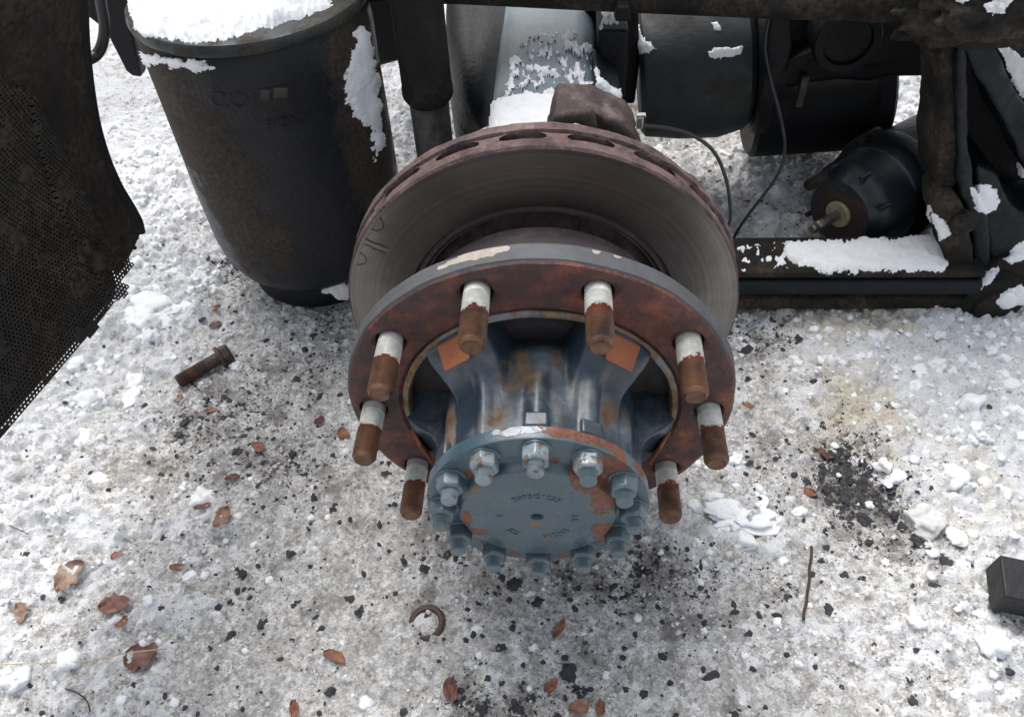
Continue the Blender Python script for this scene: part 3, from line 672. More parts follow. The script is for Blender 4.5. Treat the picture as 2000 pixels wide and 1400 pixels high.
CO = PX(1160, 240, Y=.22)
o = plate('carrier_arm', [(1083, 222), (1092, 214), (1150, 214), (1176, 228), (1200, 236), (1222, 252), (1244, 272), (1248, 300), (1248, 340), (1074, 340), (1074, 262)], .205, .055, mat_carrier, car, CO, bevel=.007, curvy=1, amp=0.004)
plate('carrier_lug', [(1080, 236), (1084, 226), (1150, 222), (1160, 232), (1164, 262), (1160, 340), (1076, 340)], .188, .02, mat_carrier, car, CO, bevel=.005, curvy=1, amp=0.004)
b = PX(1124, 256, Y=.186); MB().lathe([(0, .0085), (-.0030, .0080), (-.0045, .006), (-.0045, 0)], 20, c=tuple(b-CO)).obj('carrier_bolt', mat_zinc, car)

# bracket between the housing and the gear casing
br = empty('spring_bracket', PX(1190, 200, Z=HZ), 'narrow dark bracket with snow beside the right edge of the axle housing', 'bracket'); BO = PX(1190, 200, Z=HZ)
plate('bracket_web', [(1168, 60), (1228, 60), (1228, 130), (1222, 190), (1206, 212), (1166, 206)], .62, .09, mat_black, br, BO, .006)
plate('bracket_back', [(1140, -20), (1245, -20), (1250, 120), (1240, 205), (1150, 205)], .74, .03, mat_black, br, BO, .006)
plate('bracket_head', [(1204, 14), (1232, 14), (1234, 44), (1200, 44)], .57, .05, mat_black, br, BO, .004)
plate('bracket_foot', [(1163, 160), (1186, 180), (1214, 196), (1212, 208), (1190, 214), (1164, 206)], .52, .10, mat_bluedark, br, BO, .006, curvy=1, amp=0.002)

# ================================================================== GEAR CASING, DRUM, CROSS ARM
def xlathe(name, prof, c, mat, parent, O, seg=56, tilt=0, yaw=0, angle=35):
    o = MB().lathe(prof, seg, axis='x').obj(name, mat, parent, angle=angle); o.location = Vector(c)-O; o.rotation_euler = (0, tilt, yaw); return o
gc = PX(1345, 120, Y=.80); gcO = Vector((gc.x, gc.y, gc.z))
gear = empty('gear_casing', gcO, 'large dark round gear casing with patches of snow behind the disc', 'gear casing')
xlathe('casing_shell', [(-.085, .05), (-.085, .098), (-.078, .108), (-.02, .118), (.045, .122), (.088, .112), (.098, .10), (.098, .05)], gcO+Vector((0, 0, -.01)), mat_diff, gear, gcO, tilt=rad(-6))
xlathe('casing_flange', [(.099, .05), (.099, .118), (.104, .122), (.122, .122), (.127, .118), (.127, .05)], gcO+Vector((0, 0, -.01)), mat_black, gear, gcO, tilt=rad(-6))
dc = PX(1585, 190, Y=.86)
drum = empty('brake_drum', dc, 'black round drum standing low on the snow behind the cross arm', 'drum')
xlathe('drum_shell', [(-.115, .05), (-.115, .092), (-.108, .100), (.085, .100), (.088, .108), (.112, .108), (.118, .10), (.118, .05)], dc, mat_black, drum, dc, tilt=rad(-4))
o = MB().box((0, 0, 0), (.012, .012, .055)).obj('drum_clip', mat_shockrod, drum, bevel=.002); o.location = PX(1566, 178, Y=.73)-dc
arm = empty('cross_arm', PX(1650, 90, Y=.68), 'black suspension cross arm with a large round boss under the top bar', 'suspension arm'); arO = PX(1650, 90, Y=.68)
plate('arm_web', [(1495, 10), (1860, 10), (1860, 150), (1735, 153), (1690, 162), (1640, 158), (1580, 165), (1530, 178), (1505, 150)], .74, .05, mat_black, arm, arO, .008)
plate('arm_rib', [(1498, 170), (1530, 135), (1560, 112), (1600, 96), (1612, 60), (1612, 10), (1850, 10), (1850, 110), (1760, 120), (1700, 132), (1640, 120), (1610, 118), (1580, 128), (1550, 150), (1525, 180)], .70, .035, mat_black, arm, arO, .01, curvy=1, amp=0.002)
bc = PX(1652, 74, Y=.67)-arO
MB().lathe([(.04, .048), (-.010, .050), (-.016, .047), (-.016, .036), (-.008, .034), (-.006, .0)], 48, c=tuple(bc)).obj('arm_boss', mat_black, arm)
plate('arm_strap', [(1512, 20), (1542, 20), (1546, 90), (1535, 130), (1512, 180), (1500, 150), (1498, 90), (1503, 50)], .65, .02, mat_black, arm, arO, .006, curvy=1, amp=0.002)

# ================================================================== TOP BAR
tb = empty('frame_bar', PX(1250, 5, Y=.62), 'dirty black frame bar crossing the whole top of the picture right of the air spring', 'frame bar'); tO = PX(1250, 5, Y=.62)
pts = [PX(690, -26, Y=.62), PX(900, -22, Y=.62), PX(1200, -7, Y=.62), PX(1500, 6, Y=.62), PX(1700, 12, Y=.61), PX(1900, 18, Y=.60)]
o = MB().tube(local(pts, tO), .0205, 20).obj('bar', mat_brown, tb)
MB().tube(local([p+Vector((0, .03, .018)) for p in pts], tO), .022, 16).obj('upper_bar', mat_black, tb)

# ================================================================== UNSEEN FRAME RAILS added above the view to shade the parts below
fr = MB().prism([(-2.2, .74, .56), (-2.2, .82, .56), (-2.2, .82, .568), (-2.2, .748, .568), (-2.2, .748, .832), (-2.2, .82, .832), (-2.2, .82, .84), (-2.2, .74, .84)], (5.5, 0, 0)).obj('shade_rail', mat_black)
tag(fr, 'added unseen black rail above the axle and the cross arm, shading them', 'frame rail')
fr = MB().prism([(-2.2, 1.56, .56), (-2.2, 1.64, .56), (-2.2, 1.64, .84), (-2.2, 1.56, .84)], (5.5, 0, 0)).obj('shade_rail', mat_black)
tag(fr, 'added unseen far black rail above the axle, holding off sky light', 'frame rail')

# ================================================================== SHOCK ABSORBER
sp = PX(838, 200, Y=.55); D_ = (sp-CAM).dot(fw)
shx = empty('shock_absorber', (sp.x, .55, .0), 'upright shock absorber with dark sleeve and grey lower tube beside the air spring', 'shock absorber')
r1 = 48*D_/FPX
zs = PX(838, 212, Y=.55-.02).z
MB().lathe([(zs+.6, r1*.4), (zs+.6, r1), (zs+.03, r1*1.0), (zs+.022, r1*1.03), (zs+.012, r1*1.03), (zs+.004, r1*.9), (zs+.0, r1*.8)], 40, axis='z').obj('sleeve', mat_shock, shx)
MB().lathe([(.02, r1*.8), (zs+.005, r1*.80)], 36, axis='z').obj('lower_tube', mat_shockrod, shx)
# dark box behind the air spring
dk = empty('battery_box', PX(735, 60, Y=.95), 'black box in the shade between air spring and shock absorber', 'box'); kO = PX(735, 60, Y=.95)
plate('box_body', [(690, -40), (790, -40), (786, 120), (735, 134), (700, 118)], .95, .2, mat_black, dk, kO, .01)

# ================================================================== AIR SPRING
AX, AY = -.393, .553
asp = empty('air_spring', (AX, AY, .03), 'black rubber air spring with snow on its top plate, left of the disc', 'air spring')
ZR = HZ+.172
def asf(a, r, ph): return r+.0012*mn.noise(Vector((math.cos(ph)*3, math.sin(ph)*3, a*12)))
MB().lathe([(.058, .09), (.058, .112), (.066, .128), (.082, .142), (.104, .1505), (.135, .1550), (.230, .1562), (.300, .1560), (.372, .1560), (.3745, .1552), (.377, .1560), (.435, .1560), (.462, .1545), (.470, .1510), (.471, .09)], 120, axis='z', c=(0, 0, -.03), rfun=asf).obj('rubber_bellows', mat_rubber, asp, angle=60)
MB().lathe([(.4712, .09), (.4712, .1545), (.4740, .1580), (.4790, .1592), (.4850, .1582), (.4880, .1560), (.4890, .150), (.4896, .05)], 120, axis='z', c=(0, 0, -.03)).obj('bead_ring', mat_rimmetal, asp)
MB().lathe([(.012, .06), (.012, .110), (.020, .116), (.045, .116), (.058, .106), (.065, .098)], 64, axis='z', c=(0, 0, -.03)).obj('piston', mat_black, asp)
# moulded letters on the rubber
def asbend(z0, base):
    def f(v):
        ph = base + v.x/.156
        r = .1557+v.z
        return Vector((-r*math.sin(-ph), -r*math.cos(ph), z0-.03+v.y+v.x*.0))
    return f
import math as _m
LE = .0011
pL = PX(545, 160, Y=AY-.14); base = math.atan2(pL.x-AX, AY-pL.y)
lt = bpy.data.objects.new('moulded_lettering', text_mesh('CONTITECH', .034, LE, mat_rubber, asbend(.405, base+.02))); link(lt, asp)
lt = bpy.data.objects.new('moulded_lettering', text_mesh('910N P', .020, LE, mat_rubber, asbend(.372, base))); link(lt, asp)
mat_sticker = M('faded sticker', (.055, .048, .040), .8, 0, bump=.2)
for (x0, y0, x1, y1) in ((508, 176, 526, 196), (534, 172, 562, 192)):
    rows = []
    for t in np.linspace(0, 1, 6):
        row = []
        for v in (y0, y1):
            d = ray(x0+(x1-x0)*t, v); a_ = d.x*d.x+d.y*d.y; bx, by = CAM.x-AX, CAM.y-AY; bb = bx*d.x+by*d.y; cc_ = bx*bx+by*by-.1566**2
            tt = (-bb-math.sqrt(max(bb*bb-a_*cc_, 0)))/a_; row.append(CAM+d*tt-Vector((AX, AY, .03)))
        rows.append(row)
    MB().grid(rows).obj('sticker', mat_sticker, asp, solid=.0006)

# ================================================================== BEAM (trailing arm) AND HANGER
bm_ = empty('trailing_arm', (.45, .46, .0), 'long low trailing arm beam lying right of the disc, snow on top', 'suspension arm'); bO = Vector((.45, .46, 0))
def beamsec(y0, y1, z0, z1, xs, name, mat, bulge=0):
    rows = []
    for x in xs:
        t = float(sst(.40, .62, x)); sec = []
        cy, cz = (y0+y1)/2, (z0+z1)/2; hy, hz = (y1-y0)/2, (z1-z0)/2
        for k in range(24):
            a = 2*math.pi*k/24; ca, sa = math.cos(a), math.sin(a); e = .45
            sec.append(Vector((x, cy+hy*math.copysign(abs(ca)**e, ca), cz+hz*math.copysign(abs(sa)**e, sa)))-bO)
        sec.append(sec[0]); rows.append(sec)
    b = MB().grid(rows)
    return b.obj(name, mat, bm_, angle=60)
xs = np.linspace(-.27, .66, 26)
beamsec(.425, .512, .088, .104, xs, 'top_leaf', mat_brown)
beamsec(.418, .500, .058, .0875, xs, 'upper_leaf', mat_bluedark)
beamsec(.428, .495, .018, .0475, xs, 'lower_leaf', mat_brown)
beamsec(.438, .48, .030, .075, xs, 'web', mat_black)

hg = empty('spring_hanger', (.68, .46, .02), 'tall black spring hanger with snow patches at the right edge', 'hanger'); hO = Vector((.68, .46, .02))
o = plate('hanger_back', [(1850, -60), (2120, -60), (2120, 520), (1990, 575), (1890, 575), (1850, 500), (1838, 400), (1842, 300)], .56, .03, mat_black, hg, hO, .006)
plate('hanger_leg', [(1838, -40), (1895, -40), (1884, 110), (1880, 220), (1886, 320), (1876, 350), (1838, 395), (1830, 330), (1840, 200)], .47, .10, mat_brown, hg, hO, .006, curvy=1, amp=0.0035)
plate('hanger_inner_leg', [(1872, 60), (1888, 90), (1893, 220), (1898, 330), (1915, 390), (1932, 430), (1935, 520), (1918, 560), (1904, 520), (1900, 460), (1885, 400), (1872, 350)], .455, .08, mat_bluedark, hg, hO, .005, curvy=1, amp=0.0035)
plate('hanger_brace', [(1885, 70), (1925, 70), (1985, 180), (2060, 300), (2060, 410), (2000, 320), (1940, 200), (1890, 120)], .455, .10, mat_bluedark, hg, hO, .008, curvy=1, amp=0.0035)
plate('hanger_bowl', [(1905, 330), (1925, 330), (1950, 345), (1990, 420), (2060, 430), (2060, 560), (2000, 540), (1940, 520), (1928, 440)], .46, .09, mat_bluedark, hg, hO, .012, curvy=1, amp=0.0035)
plate('hanger_seat', [(1925, 525), (2060, 500), (2060, 640), (1990, 640), (1960, 600), (1925, 590)], .45, .10, mat_brown, hg, hO, .012, curvy=1, amp=0.0035)
plate('clamp_jaw', [(1828, 398), (1862, 380), (1885, 410), (1898, 470), (1902, 540), (1880, 580), (1845, 560), (1848, 500), (1832, 450)], .445, .07, mat_brown, hg, hO, .008, curvy=1, amp=0.0035)
hx = PX(1880, 436, Y=.437)
MB().lathe([(.012, .017), (.010, .0185), (-.006, .0185), (-.010, .014), (-.010, 0)], 6, c=tuple(hx-hO)).obj('clamp_bolt', mat_brown, hg, bevel=.002)
bc = PX(1935, 588, Y=.435)
MB().lathe([(.10, .045), (.004, .0500), (-.006, .0485), (-.010, .042), (-.010, .030), (-.016, .028), (-.018, .020), (-.018, 0)], 48, c=tuple(bc-hO)).obj('pivot_eye', mat_brown, hg)
o = MB()
# mud caked frame joint above the hanger
mud = bmesh.new(); bmesh.ops.create_icosphere(mud, subdivisions=5, radius=1)
mc = PX(1935, 10, Y=.47)
for v in mud.verts:
    p = v.co.copy(); n_ = 1+.30*mn.fractal(p*2.2+Vector((4, 1, 9)), 1, 2, 4)+.08*mn.noise(p*9)
    v.co = Vector((p.x*.105, p.y*.05, p.z*.048))*n_+(mc-hO)
me = bpy.data.meshes.new('mud_cake'); mud.to_mesh(me); mud.free(); me.materials.append(mat_brown); me.polygons.foreach_set('use_smooth', [True]*len(me.polygons)); link(bpy.data.objects.new('mud_cake', me), hg)

# ================================================================== BRAKE CHAMBER on the snow
c0 = PX(1638, 418, Z=.088); c1 = PX(1800, 325, Z=.09); cdir = (c1-c0).normalized()
ch = empty('brake_chamber', (c0.x+.08, c0.y+.08, .0), 'loose black brake chamber with bright push rod lying on the snow', 'brake chamber'); cO = Vector(ch.location)
CS = 1.14
Rm = Vector((0, -1, 0)).rotation_difference(-cdir).to_matrix()
def cl(prof, seg=48, off=(0, 0, 0)):
    b = MB().lathe(prof, seg, c=off); b.v = [tuple(Rm @ (Vector(v)*CS)+c0-cO) for v in b.v]; return b
cl([(0, .02), (0, .050), (.004, .054), (.010, .056), (.018, .064), (.026, .070), (.060, .073), (.064, .0755), (.072, .0755), (.076, .073), (.095, .075), (.095, .02)]).obj('chamber_shell', mat_cham, ch)
cl([(.093, .03), (.093, .083), (.098, .086), (.112, .086), (.118, .083), (.118, .03)]).obj('clamp_band', mat_bluedark, ch)
cl([(.118, .03), (.118, .074), (.15, .076), (.25, .074), (.30, .06), (.315, .03)]).obj('rear_shell', mat_black, ch)
cl([(-.0035, .0125), (-.0045, .0145), (-.0045, .0185), (-.003, .020), (0, .020), (0, .0125)], close_ := 36).obj('seal_ring', mat_seal, ch)
cl([(-.058, 0), (-.058, .0055), (-.056, .0072), (-.048, .0072), (-.0465, .0058), (-.044, .0072), (.0, .0072)], 24).obj('push_rod', mat_rod, ch)
cl([(-.035, 0), (-.035, .0065), (-.032, .0082), (0, .0082)], 20, off=(-.040, 0, .042)).obj('mounting_stud', mat_brown, ch)
cl([(-.030, 0), (-.030, .0065), (-.027, .0082), (0, .0082)], 20, off=(.045, 0, -.02)).obj('mounting_stud', mat_brown, ch)

for k in range(8):
    a_ = rad(45*k+10); cl([(.006, 0), (.006, .004), (.075, .004), (.075, 0)], 8, off=(.066*math.sin(a_), 0, .066*math.cos(a_))).obj('shell_rib', mat_cham, ch)
for k in range(2):
    a_ = rad(150*k-40); cl([(.086, 0), (.086, .007), (.128, .007), (.128, 0)], 6, off=(.080*math.sin(a_), 0, .080*math.cos(a_))).obj('band_bolt', mat_brown, ch)

# ================================================================== CABLES
def cable(pts, r, name, label, mat=mat_cable):
    P3 = [Vector(p) for p in pts]; q = []
    for i in range(len(P3)-1):
        p0, p1, p2, p3 = P3[max(i-1, 0)], P3[i], P3[i+1], P3[min(i+2, len(P3)-1)]
        for t in np.linspace(0, 1, 8, endpoint=(i == len(P3)-2)):
            t = float(t); q.append(.5*((2*p1)+(p2-p0)*t+(2*p0-5*p1+4*p2-p3)*t*t+(3*p1-p0-3*p2+p3)*t**3))
    o = q[0].copy(); b = MB().tube([p-o for p in q], r, 10).obj(name, mat); b.location = o
    return tag(b, label, 'cable')
cable([PX(1240, 243, Y=.28), PX(1262, 246, Y=.29), PX(1310, 252, Y=.30), PX(1355, 266, Y=.31), PX(1395, 298, Y=.32), PX(1418, 350, Y=.325), PX(1426, 400, Y=.33), PX(1426, 432, Y=.335), PX(1418, 446, Y=.34)], .0022, 'sensor_cable', 'black sensor cable looping down from the clip on the caliper carrier')
cable([PX(1505, 20, Y=.62), PX(1494, 90, Y=.61), PX(1506, 160, Y=.60), PX(1522, 220, Y=.59), PX(1533, 290, Y=.58), PX(1517, 345, Y=.57), PX(1478, 398, Y=.56), PX(1447, 440, Y=.55), PX(1420, 490, Y=.54)], .0024, 'brake_wire', 'thin dark wire hanging from the cross arm to the trailing arm')
cable([PX(193, -30, Y=.36), PX(198, 10, Y=.36), PX(204, 50, Y=.36), PX(200, 85, Y=.36), PX(188, 108, Y=.355), PX(168, 118, Y=.34), PX(150, 114, Y=.32)], .0062, 'air_hose', 'black air hose bending behind the mudguard edge')
cc0 = PX(1249, 243, Y=.272)
cb_ = empty('cable_clip', cc0, 'small zinc clip holding the sensor cable', 'clip')
MB().box((0, 0, .003), (.007, .008, .014)).obj('clip_body', mat_zinc, cb_, bevel=.001)
MB().box((.001, 0, .011), (.010, .006, .003)).obj('clip_tab', mat_zinc, cb_, bevel=.0006)

# ================================================================== MUDGUARD at left
gd = empty('mudguard', (-.56, .15, .22), 'muddy plastic mudguard with torn spray mesh at the left edge', 'mudguard'); gO = Vector(gd.location)
edge = [(168, -140), (160, -60), (160, 0), (161, 60), (166, 120), (174, 185), (186, 250), (204, 310), (228, 365), (252, 405), (268, 435), (273, 455), (268, 474), (252, 484), (232, 490)]
E3 = [PX(a, b, Y=.30) for a, b in edge]
def smooth(P, n=4):
    q = []
    for i in range(len(P)-1):
        p0, p1, p2, p3 = P[max(i-1, 0)], P[i], P[i+1], P[min(i+2, len(P)-1)]
        for t in np.linspace(0, 1, n, endpoint=False):
            t = float(t); q.append(.5*((2*p1)+(p2-p0)*t+(2*p0-5*p1+4*p2-p3)*t*t+(3*p1-p0-3*p2+p3)*t**3))
    return q+[P[-1]]
E3 = smooth(E3[:12], 4); zb = E3[-1].z
ZE = [p.z for p in E3]; XE = [p.x for p in E3]
def arcp(s_, y):      # height, depth -> point of the guard surface (carries the edge curve along y)
    x = float(np.interp(-s_, [-z for z in ZE], XE)) if s_ > ZE[-1] else XE[-1]+(ZE[-1]-s_)*.25
    return Vector((x+(y-.30)*.21*(1 if y < .2 else .8), y, s_))
bnd = []
for a, b in ((-60, 60), (0, 168), (60, 195), (92, 250), (130, 330), (165, 410), (195, 462), (222, 494)):
    best = min(((PX(a, b, Y=float(y)).x-arcp(PX(a, b, Y=float(y)).z, float(y)).x)**2, float(y)) for y in np.linspace(-.2, .3, 200)); bnd.append((PX(a, b, Y=best[1]).z, best[1]))
bnd.sort()
def boundary_y(z): return float(np.interp(z, [q[0] for q in bnd], [q[1] for q in bnd]))
rows = []
for i, p in enumerate(E3):
    row = []; by = boundary_y(p.z); tt = max(0, (i-len(E3)+5)/5)
    for k in range(8):
        u = k/7; y = .30-(.30-by+.012)*u; q = arcp(p.z, y)
        row.append(q+Vector((0 if k == 0 else .003*math.sin(u*math.pi), .002 if k == 0 else 0, .002*mn.noise(Vector((i*.3, y*30, 0)))-.016*tt*u))-gO)
    rows.append(row)
MB().grid(rows).obj('guard_lip', mat_guard, gd, solid=.004, sub=2, angle=180)
MB().tube([p+Vector((.001, .002, 0))-gO for p in E3], .0055, 10).obj('guard_edge', mat_guardedge, gd)
# cross ribs moulded in the lip
for v0, v1, u0, u1 in ((196, 190, 60, 150), (226, 218, 72, 165), (432, 418, 180, 238), (468, 462, 205, 255), (486, 484, 214, 262)):
    P_ = []
    for t in np.linspace(0, 1, 6):
        a, b = u0+(u1-u0)*t, v0+(v1-v0)*t
        best = min(((PX(a, b, Y=float(y)).x-arcp(PX(a, b, Y=float(y)).z, float(y)).x)**2, float(y)) for y in np.linspace(-.2, .3, 200)); P_.append(PX(a, b, Y=best[1])+Vector((.002, 0, 0))-gO)
    MB().tube(P_, .0026, 8).obj('lip_rib', mat_guard, gd)
zlo = zb-.035
pit = .0050; cells = []
mb = MB(); vid = {}; V_ = []; F_ = []
ny_ = int((.29-(-.22))/pit); nz_ = int(.50/pit*1.0)
def gp(y, z, off):
    p = arcp(z, y); w_ = .004*mn.noise(Vector((y*9, z*9, 2)))
    return (p.x+off+w_-gO.x, p.y-gO.y, p.z-gO.z)
def addv(k, p):
    if k not in vid: vid[k] = len(V_); V_.append(p)
    return vid[k]
for j in range(nz_):
    for i in range(ny_):
        y = -.22+(i+(.5 if j % 2 else 0))*pit; z = zlo+j*pit*.86
        sl = zlo+.0+max(0, (.27-y))*.16*0
        lim = boundary_y(z)+.006*mn.noise(Vector((z*25, 0, 5)))
        if z < zb+.004: lim = .255+.012*mn.noise(Vector((z*90, 0, 1)))-(.030 if z < zlo+.018 else 0)
        if y > lim: continue
        if z < zlo+.006+.006*mn.noise(Vector((y*30, 3, 1))): continue
        hw, hh = pit/2, pit*.43
        # cell drawn as a brick; the hole is a hexagon; neighbours share rims
        ring = [(y-hw, z-hh), (y, z-hh), (y+hw, z-hh), (y+hw, z+hh), (y, z+hh), (y-hw, z+hh)]
        hole = [(y-hw*.62, z-hh*.28), (y, z-hh*.66), (y+hw*.62, z-hh*.28), (y+hw*.62, z+hh*.28), (y, z+hh*.66), (y-hw*.62, z+hh*.28)]
        a = [addv((round(q[0]/pit*4), round(q[1]/pit*50)), gp(q[0], q[1], .0075)) for q in ring]
        clog = mn.fractal(Vector((y*26, z*26, 8)), 1, 2.2, 3) > .34
        if clog: F_.append(tuple(a)); continue
        h_ = []
        for q in hole: h_.append(len(V_)); V_.append(gp(q[0], q[1], .0068))
        for k in range(6): F_.append((a[k], a[(k+1) % 6], h_[(k+1) % 6], h_[k]))
mb.v = V_; mb.f = F_
o = mb.obj('spray_mesh', mat_meshm, gd, solid=.0012, angle=30); o['kind'] = 'stuff'
rows = [[Vector(gp(y, z, -.004)) for y in np.linspace(-.30, boundary_y(z)+.004 if z > zb else .225, 14)] for z in np.linspace(zlo+.004, zlo+.46, 30)]
MB().grid(rows).obj('guard_shell', mat_guard, gd, solid=.003, sub=1)
bp_ = PX(125, 515, Y=.20)
q = Vector(gp(.205, bp_.z, .008))
MB().lathe([(-.004, .012), (.002, .013), (.008, .010), (.010, .006), (.010, 0)], 16, axis='x', c=tuple(q)).obj('mesh_bolt', mat_brown, gd, bevel=.001)

# dark strap between mudguard and air spring
stp = empty('support_strap', PX(230, 80, Y=.82), 'dark steel strap slanting between mudguard and air spring', 'strap'); sO = PX(230, 80, Y=.82)
plate('strap', [(120, -40), (262, -40), (250, 20), (262, 80), (276, 152), (258, 150), (246, 140), (205, 60), (160, 25)], .82, .03, mat_black, stp, sO, .004)

# ================================================================== SNOW LYING ON THINGS
bpy.context.view_layer.update(); DG = bpy.context.evaluated_depsgraph_get()
def bvh(things):
    V_, F_ = [], []
    def walk(o):
        if o.type == 'MESH':
            e = o.evaluated_get(DG); me = e.to_mesh(); b = len(V_); mw = o.matrix_world
            V_.extend(mw @ v.co for v in me.vertices); F_.extend(tuple(b+i for i in p.vertices) for p in me.polygons); e.to_mesh_clear()
        for c in o.children: walk(c)
    for t in things: walk(t)
    return BVHTree.FromPolygons(V_, F_)
def inpoly(x, y, P):
    """signed distance (positive inside), arrays"""
    ins = np.zeros(x.shape, bool); d = np.full(x.shape, 1e9); n = len(P)
    for i in range(n):
        x0, y0 = P[i]; x1, y1 = P[(i+1) % n]
        c = ((y0 > y) != (y1 > y)) & (x < (x1-x0)*(y-y0)/((y1-y0) or 1e-9)+x0); ins ^= c
        t = np.clip(((x-x0)*(x1-x0)+(y-y0)*(y1-y0))/((x1-x0)**2+(y1-y0)**2+1e-9), 0, 1)
        d = np.minimum(d, np.hypot(x-x0-t*(x1-x0), y-y0-t*(y1-y0)))
    return np.where(ins, d, -d)
def snow_on(things, poly, label, th=.007, rag=10, step=3.0, seed=0, edge=14, patchy=0, mat=None, rs=.03, upmix=.5, lump=.35, name='snow_patch', parent=None):
    tree = bvh(things); P = np.array(poly, float); th = min(th, edge*.00058)
    xs_ = np.arange(P[:, 0].min()-rag, P[:, 0].max()+rag, step); ys_ = np.arange(P[:, 1].min()-rag, P[:, 1].max()+rag, step)
    X, Y = np.meshgrid(xs_, ys_); s_ = inpoly(X, Y, P)+rag*2.0*fbm(X, Y, rs, 5, seed+40, .6)+min(rag, 8)*1.1*fbm(X, Y, .13, 3, seed+45, .7)
    if patchy: s_ = np.minimum(s_, edge*1.2*(fbm(X, Y, rs*1.3, 5, seed+60, .65)*3+.5-patchy))
    prof_ = np.sin(np.clip(s_/edge, 0, 1)*math.pi/2)**.9
    ids = {}; V_ = []; hit = {}
    for j in range(X.shape[0]):
        for i in range(X.shape[1]):
            if s_[j, i] < -step*1.2: continue
            d = ray(X[j, i], Y[j, i]).normalized(); loc, n_, ix, dist = tree.ray_cast(CAM, d)
            if loc is None: continue
            if n_.dot(d) > 0: n_ = -n_
            h = th*prof_[j, i]*max(.15, 1+lump*1.6*mn.fractal(loc*38, 1, 2.1, 4)) if s_[j, i] > 0 else -.0012
            ids[(j, i)] = len(V_); V_.append(loc+(n_*(1-upmix)+Vector((0, 0, 1))*upmix).normalized()*h)
    F_ = []
    for (j, i), a in ids.items():
        q = [(j, i), (j, i+1), (j+1, i+1), (j+1, i)]
        if all(k in ids for k in q) and max(s_[k] for k in q) > 0:
            ii = [ids[k] for k in q]
            if max((V_[ii[k]]-V_[ii[k-1]]).length for k in range(4)) < .022: F_.append(tuple(ii))
    if not F_: return None
    me = bpy.data.meshes.new(name); me.from_pydata([tuple(v) for v in V_], [], F_)
    bm = bmesh.new(); bm.from_mesh(me); bmesh.ops.delete(bm, geom=[v for v in bm.verts if not v.link_faces], context='VERTS')
    if not patchy:      # keep one connected patch
        seen = set(); best = []
        for v0 in bm.verts:
            if v0 in seen: continue
            st_ = [v0]; seen.add(v0); comp = []
            while st_:
                q_ = st_.pop(); comp.append(q_)
                for e_ in q_.link_edges:
                    w_ = e_.other_vert(q_)
                    if w_ not in seen: seen.add(w_); st_.append(w_)
            if len(comp) > len(best): best = comp
        bs_ = set(best); bmesh.ops.delete(bm, geom=[v for v in bm.verts if v not in bs_], context='VERTS')
    bmesh.ops.recalc_face_normals(bm, faces=bm.faces)
    if sum(f.normal.dot(CAM-f.calc_center_median()) for f in bm.faces) < 0: bmesh.ops.reverse_faces(bm, faces=bm.faces)
    bm.to_mesh(me); bm.free()
    me.polygons.foreach_set('use_smooth', [True]*len(me.polygons)); me.materials.append(mat or mat_snow)
    o = bpy.data.objects.new(name, me); link(o); tag(o, label, 'snow')
    if patchy: o['kind'] = 'stuff'
    return o
snow_on([asp], [(235, -40), (252, 20), (262, 60), (280, 72), (330, 80), (390, 84), (440, 80), (500, 60), (555, 48), (600, 34), (645, 12), (650, -40)], 'thick clean snow cap on the top plate of the air spring', th=.016, rag=5, step=2.2, seed=1, edge=30)
snow_on([asp], [(262, 84), (285, 108), (340, 116), (400, 126), (425, 134), (400, 142), (350, 136), (310, 128), (285, 130), (268, 125), (258, 100)], 'thin strip of snow under the left side of the bead ring of the air spring', th=.006, rag=9, step=2.5, seed=2, edge=9, mat=mat_snowspk)
snow_on([asp], [(700, 55), (722, 70), (742, 170), (750, 290), (735, 310), (722, 250), (690, 230), (672, 205), (680, 130), (690, 80), (670, 60)], 'frozen snow streak down the right flank of the air spring', th=.007, rag=12, step=2.5, seed=3, edge=12, mat=mat_snowspk)
snow_on([asp, bm_], [(625, 530), (660, 535), (690, 560), (690, 590), (650, 585), (620, 565)], 'snow patch at the foot of the air spring beside the disc', th=.008, rag=10, seed=4)
snow_on([ax], [(930, 262), (938, 225), (960, 200), (1000, 186), (1050, 184), (1100, 184), (1090, 262)], 'smooth bright snow patch on the axle housing just behind the disc', th=.006, rag=3, step=2.5, seed=5, edge=9, rs=.06, lump=.15, mat=mat_snowspk)
snow_on([ax], [(1000, 120), (1040, 70), (1100, 60), (1160, 80), (1150, 180), (1100, 200), (980, 200), (985, 170)], 'crumbly broken snow scattered over the axle housing', th=.009, rag=12, step=1.7, seed=6, edge=11, patchy=.62, rs=.035, lump=.7, mat=mat_snowspk)
snow_on([br, ax], [(1163, 130), (1175, 150), (1190, 165), (1212, 180), (1208, 196), (1185, 200), (1163, 195)], 'snow wedge at the foot of the spring bracket', th=.008, rag=5, seed=7, step=2.5)
snow_on([br], [(1176, 18), (1202, 18), (1204, 45), (1180, 48), (1172, 60)], 'snow crust at the top of the spring bracket', th=.006, rag=6, seed=8, step=2.5)
snow_on([gear], [(1228, 20), (1250, 25), (1252, 70), (1276, 95), (1262, 105), (1228, 115)], 'snow patch on the left rim of the gear casing', th=.006, rag=9, seed=9, step=2.5)
snow_on([gear], [(1380, 100), (1400, 94), (1450, 90), (1445, 106), (1400, 116), (1385, 112)], 'small oblong snow patch on the right of the gear casing', th=.006, rag=4, seed=10, step=2.2, edge=8)
snow_on([gear], [(1388, 45), (1402, 44), (1408, 58), (1394, 60)], 'tiny snow fleck high on the gear casing', th=.005, rag=3, seed=11, step=2, edge=5)
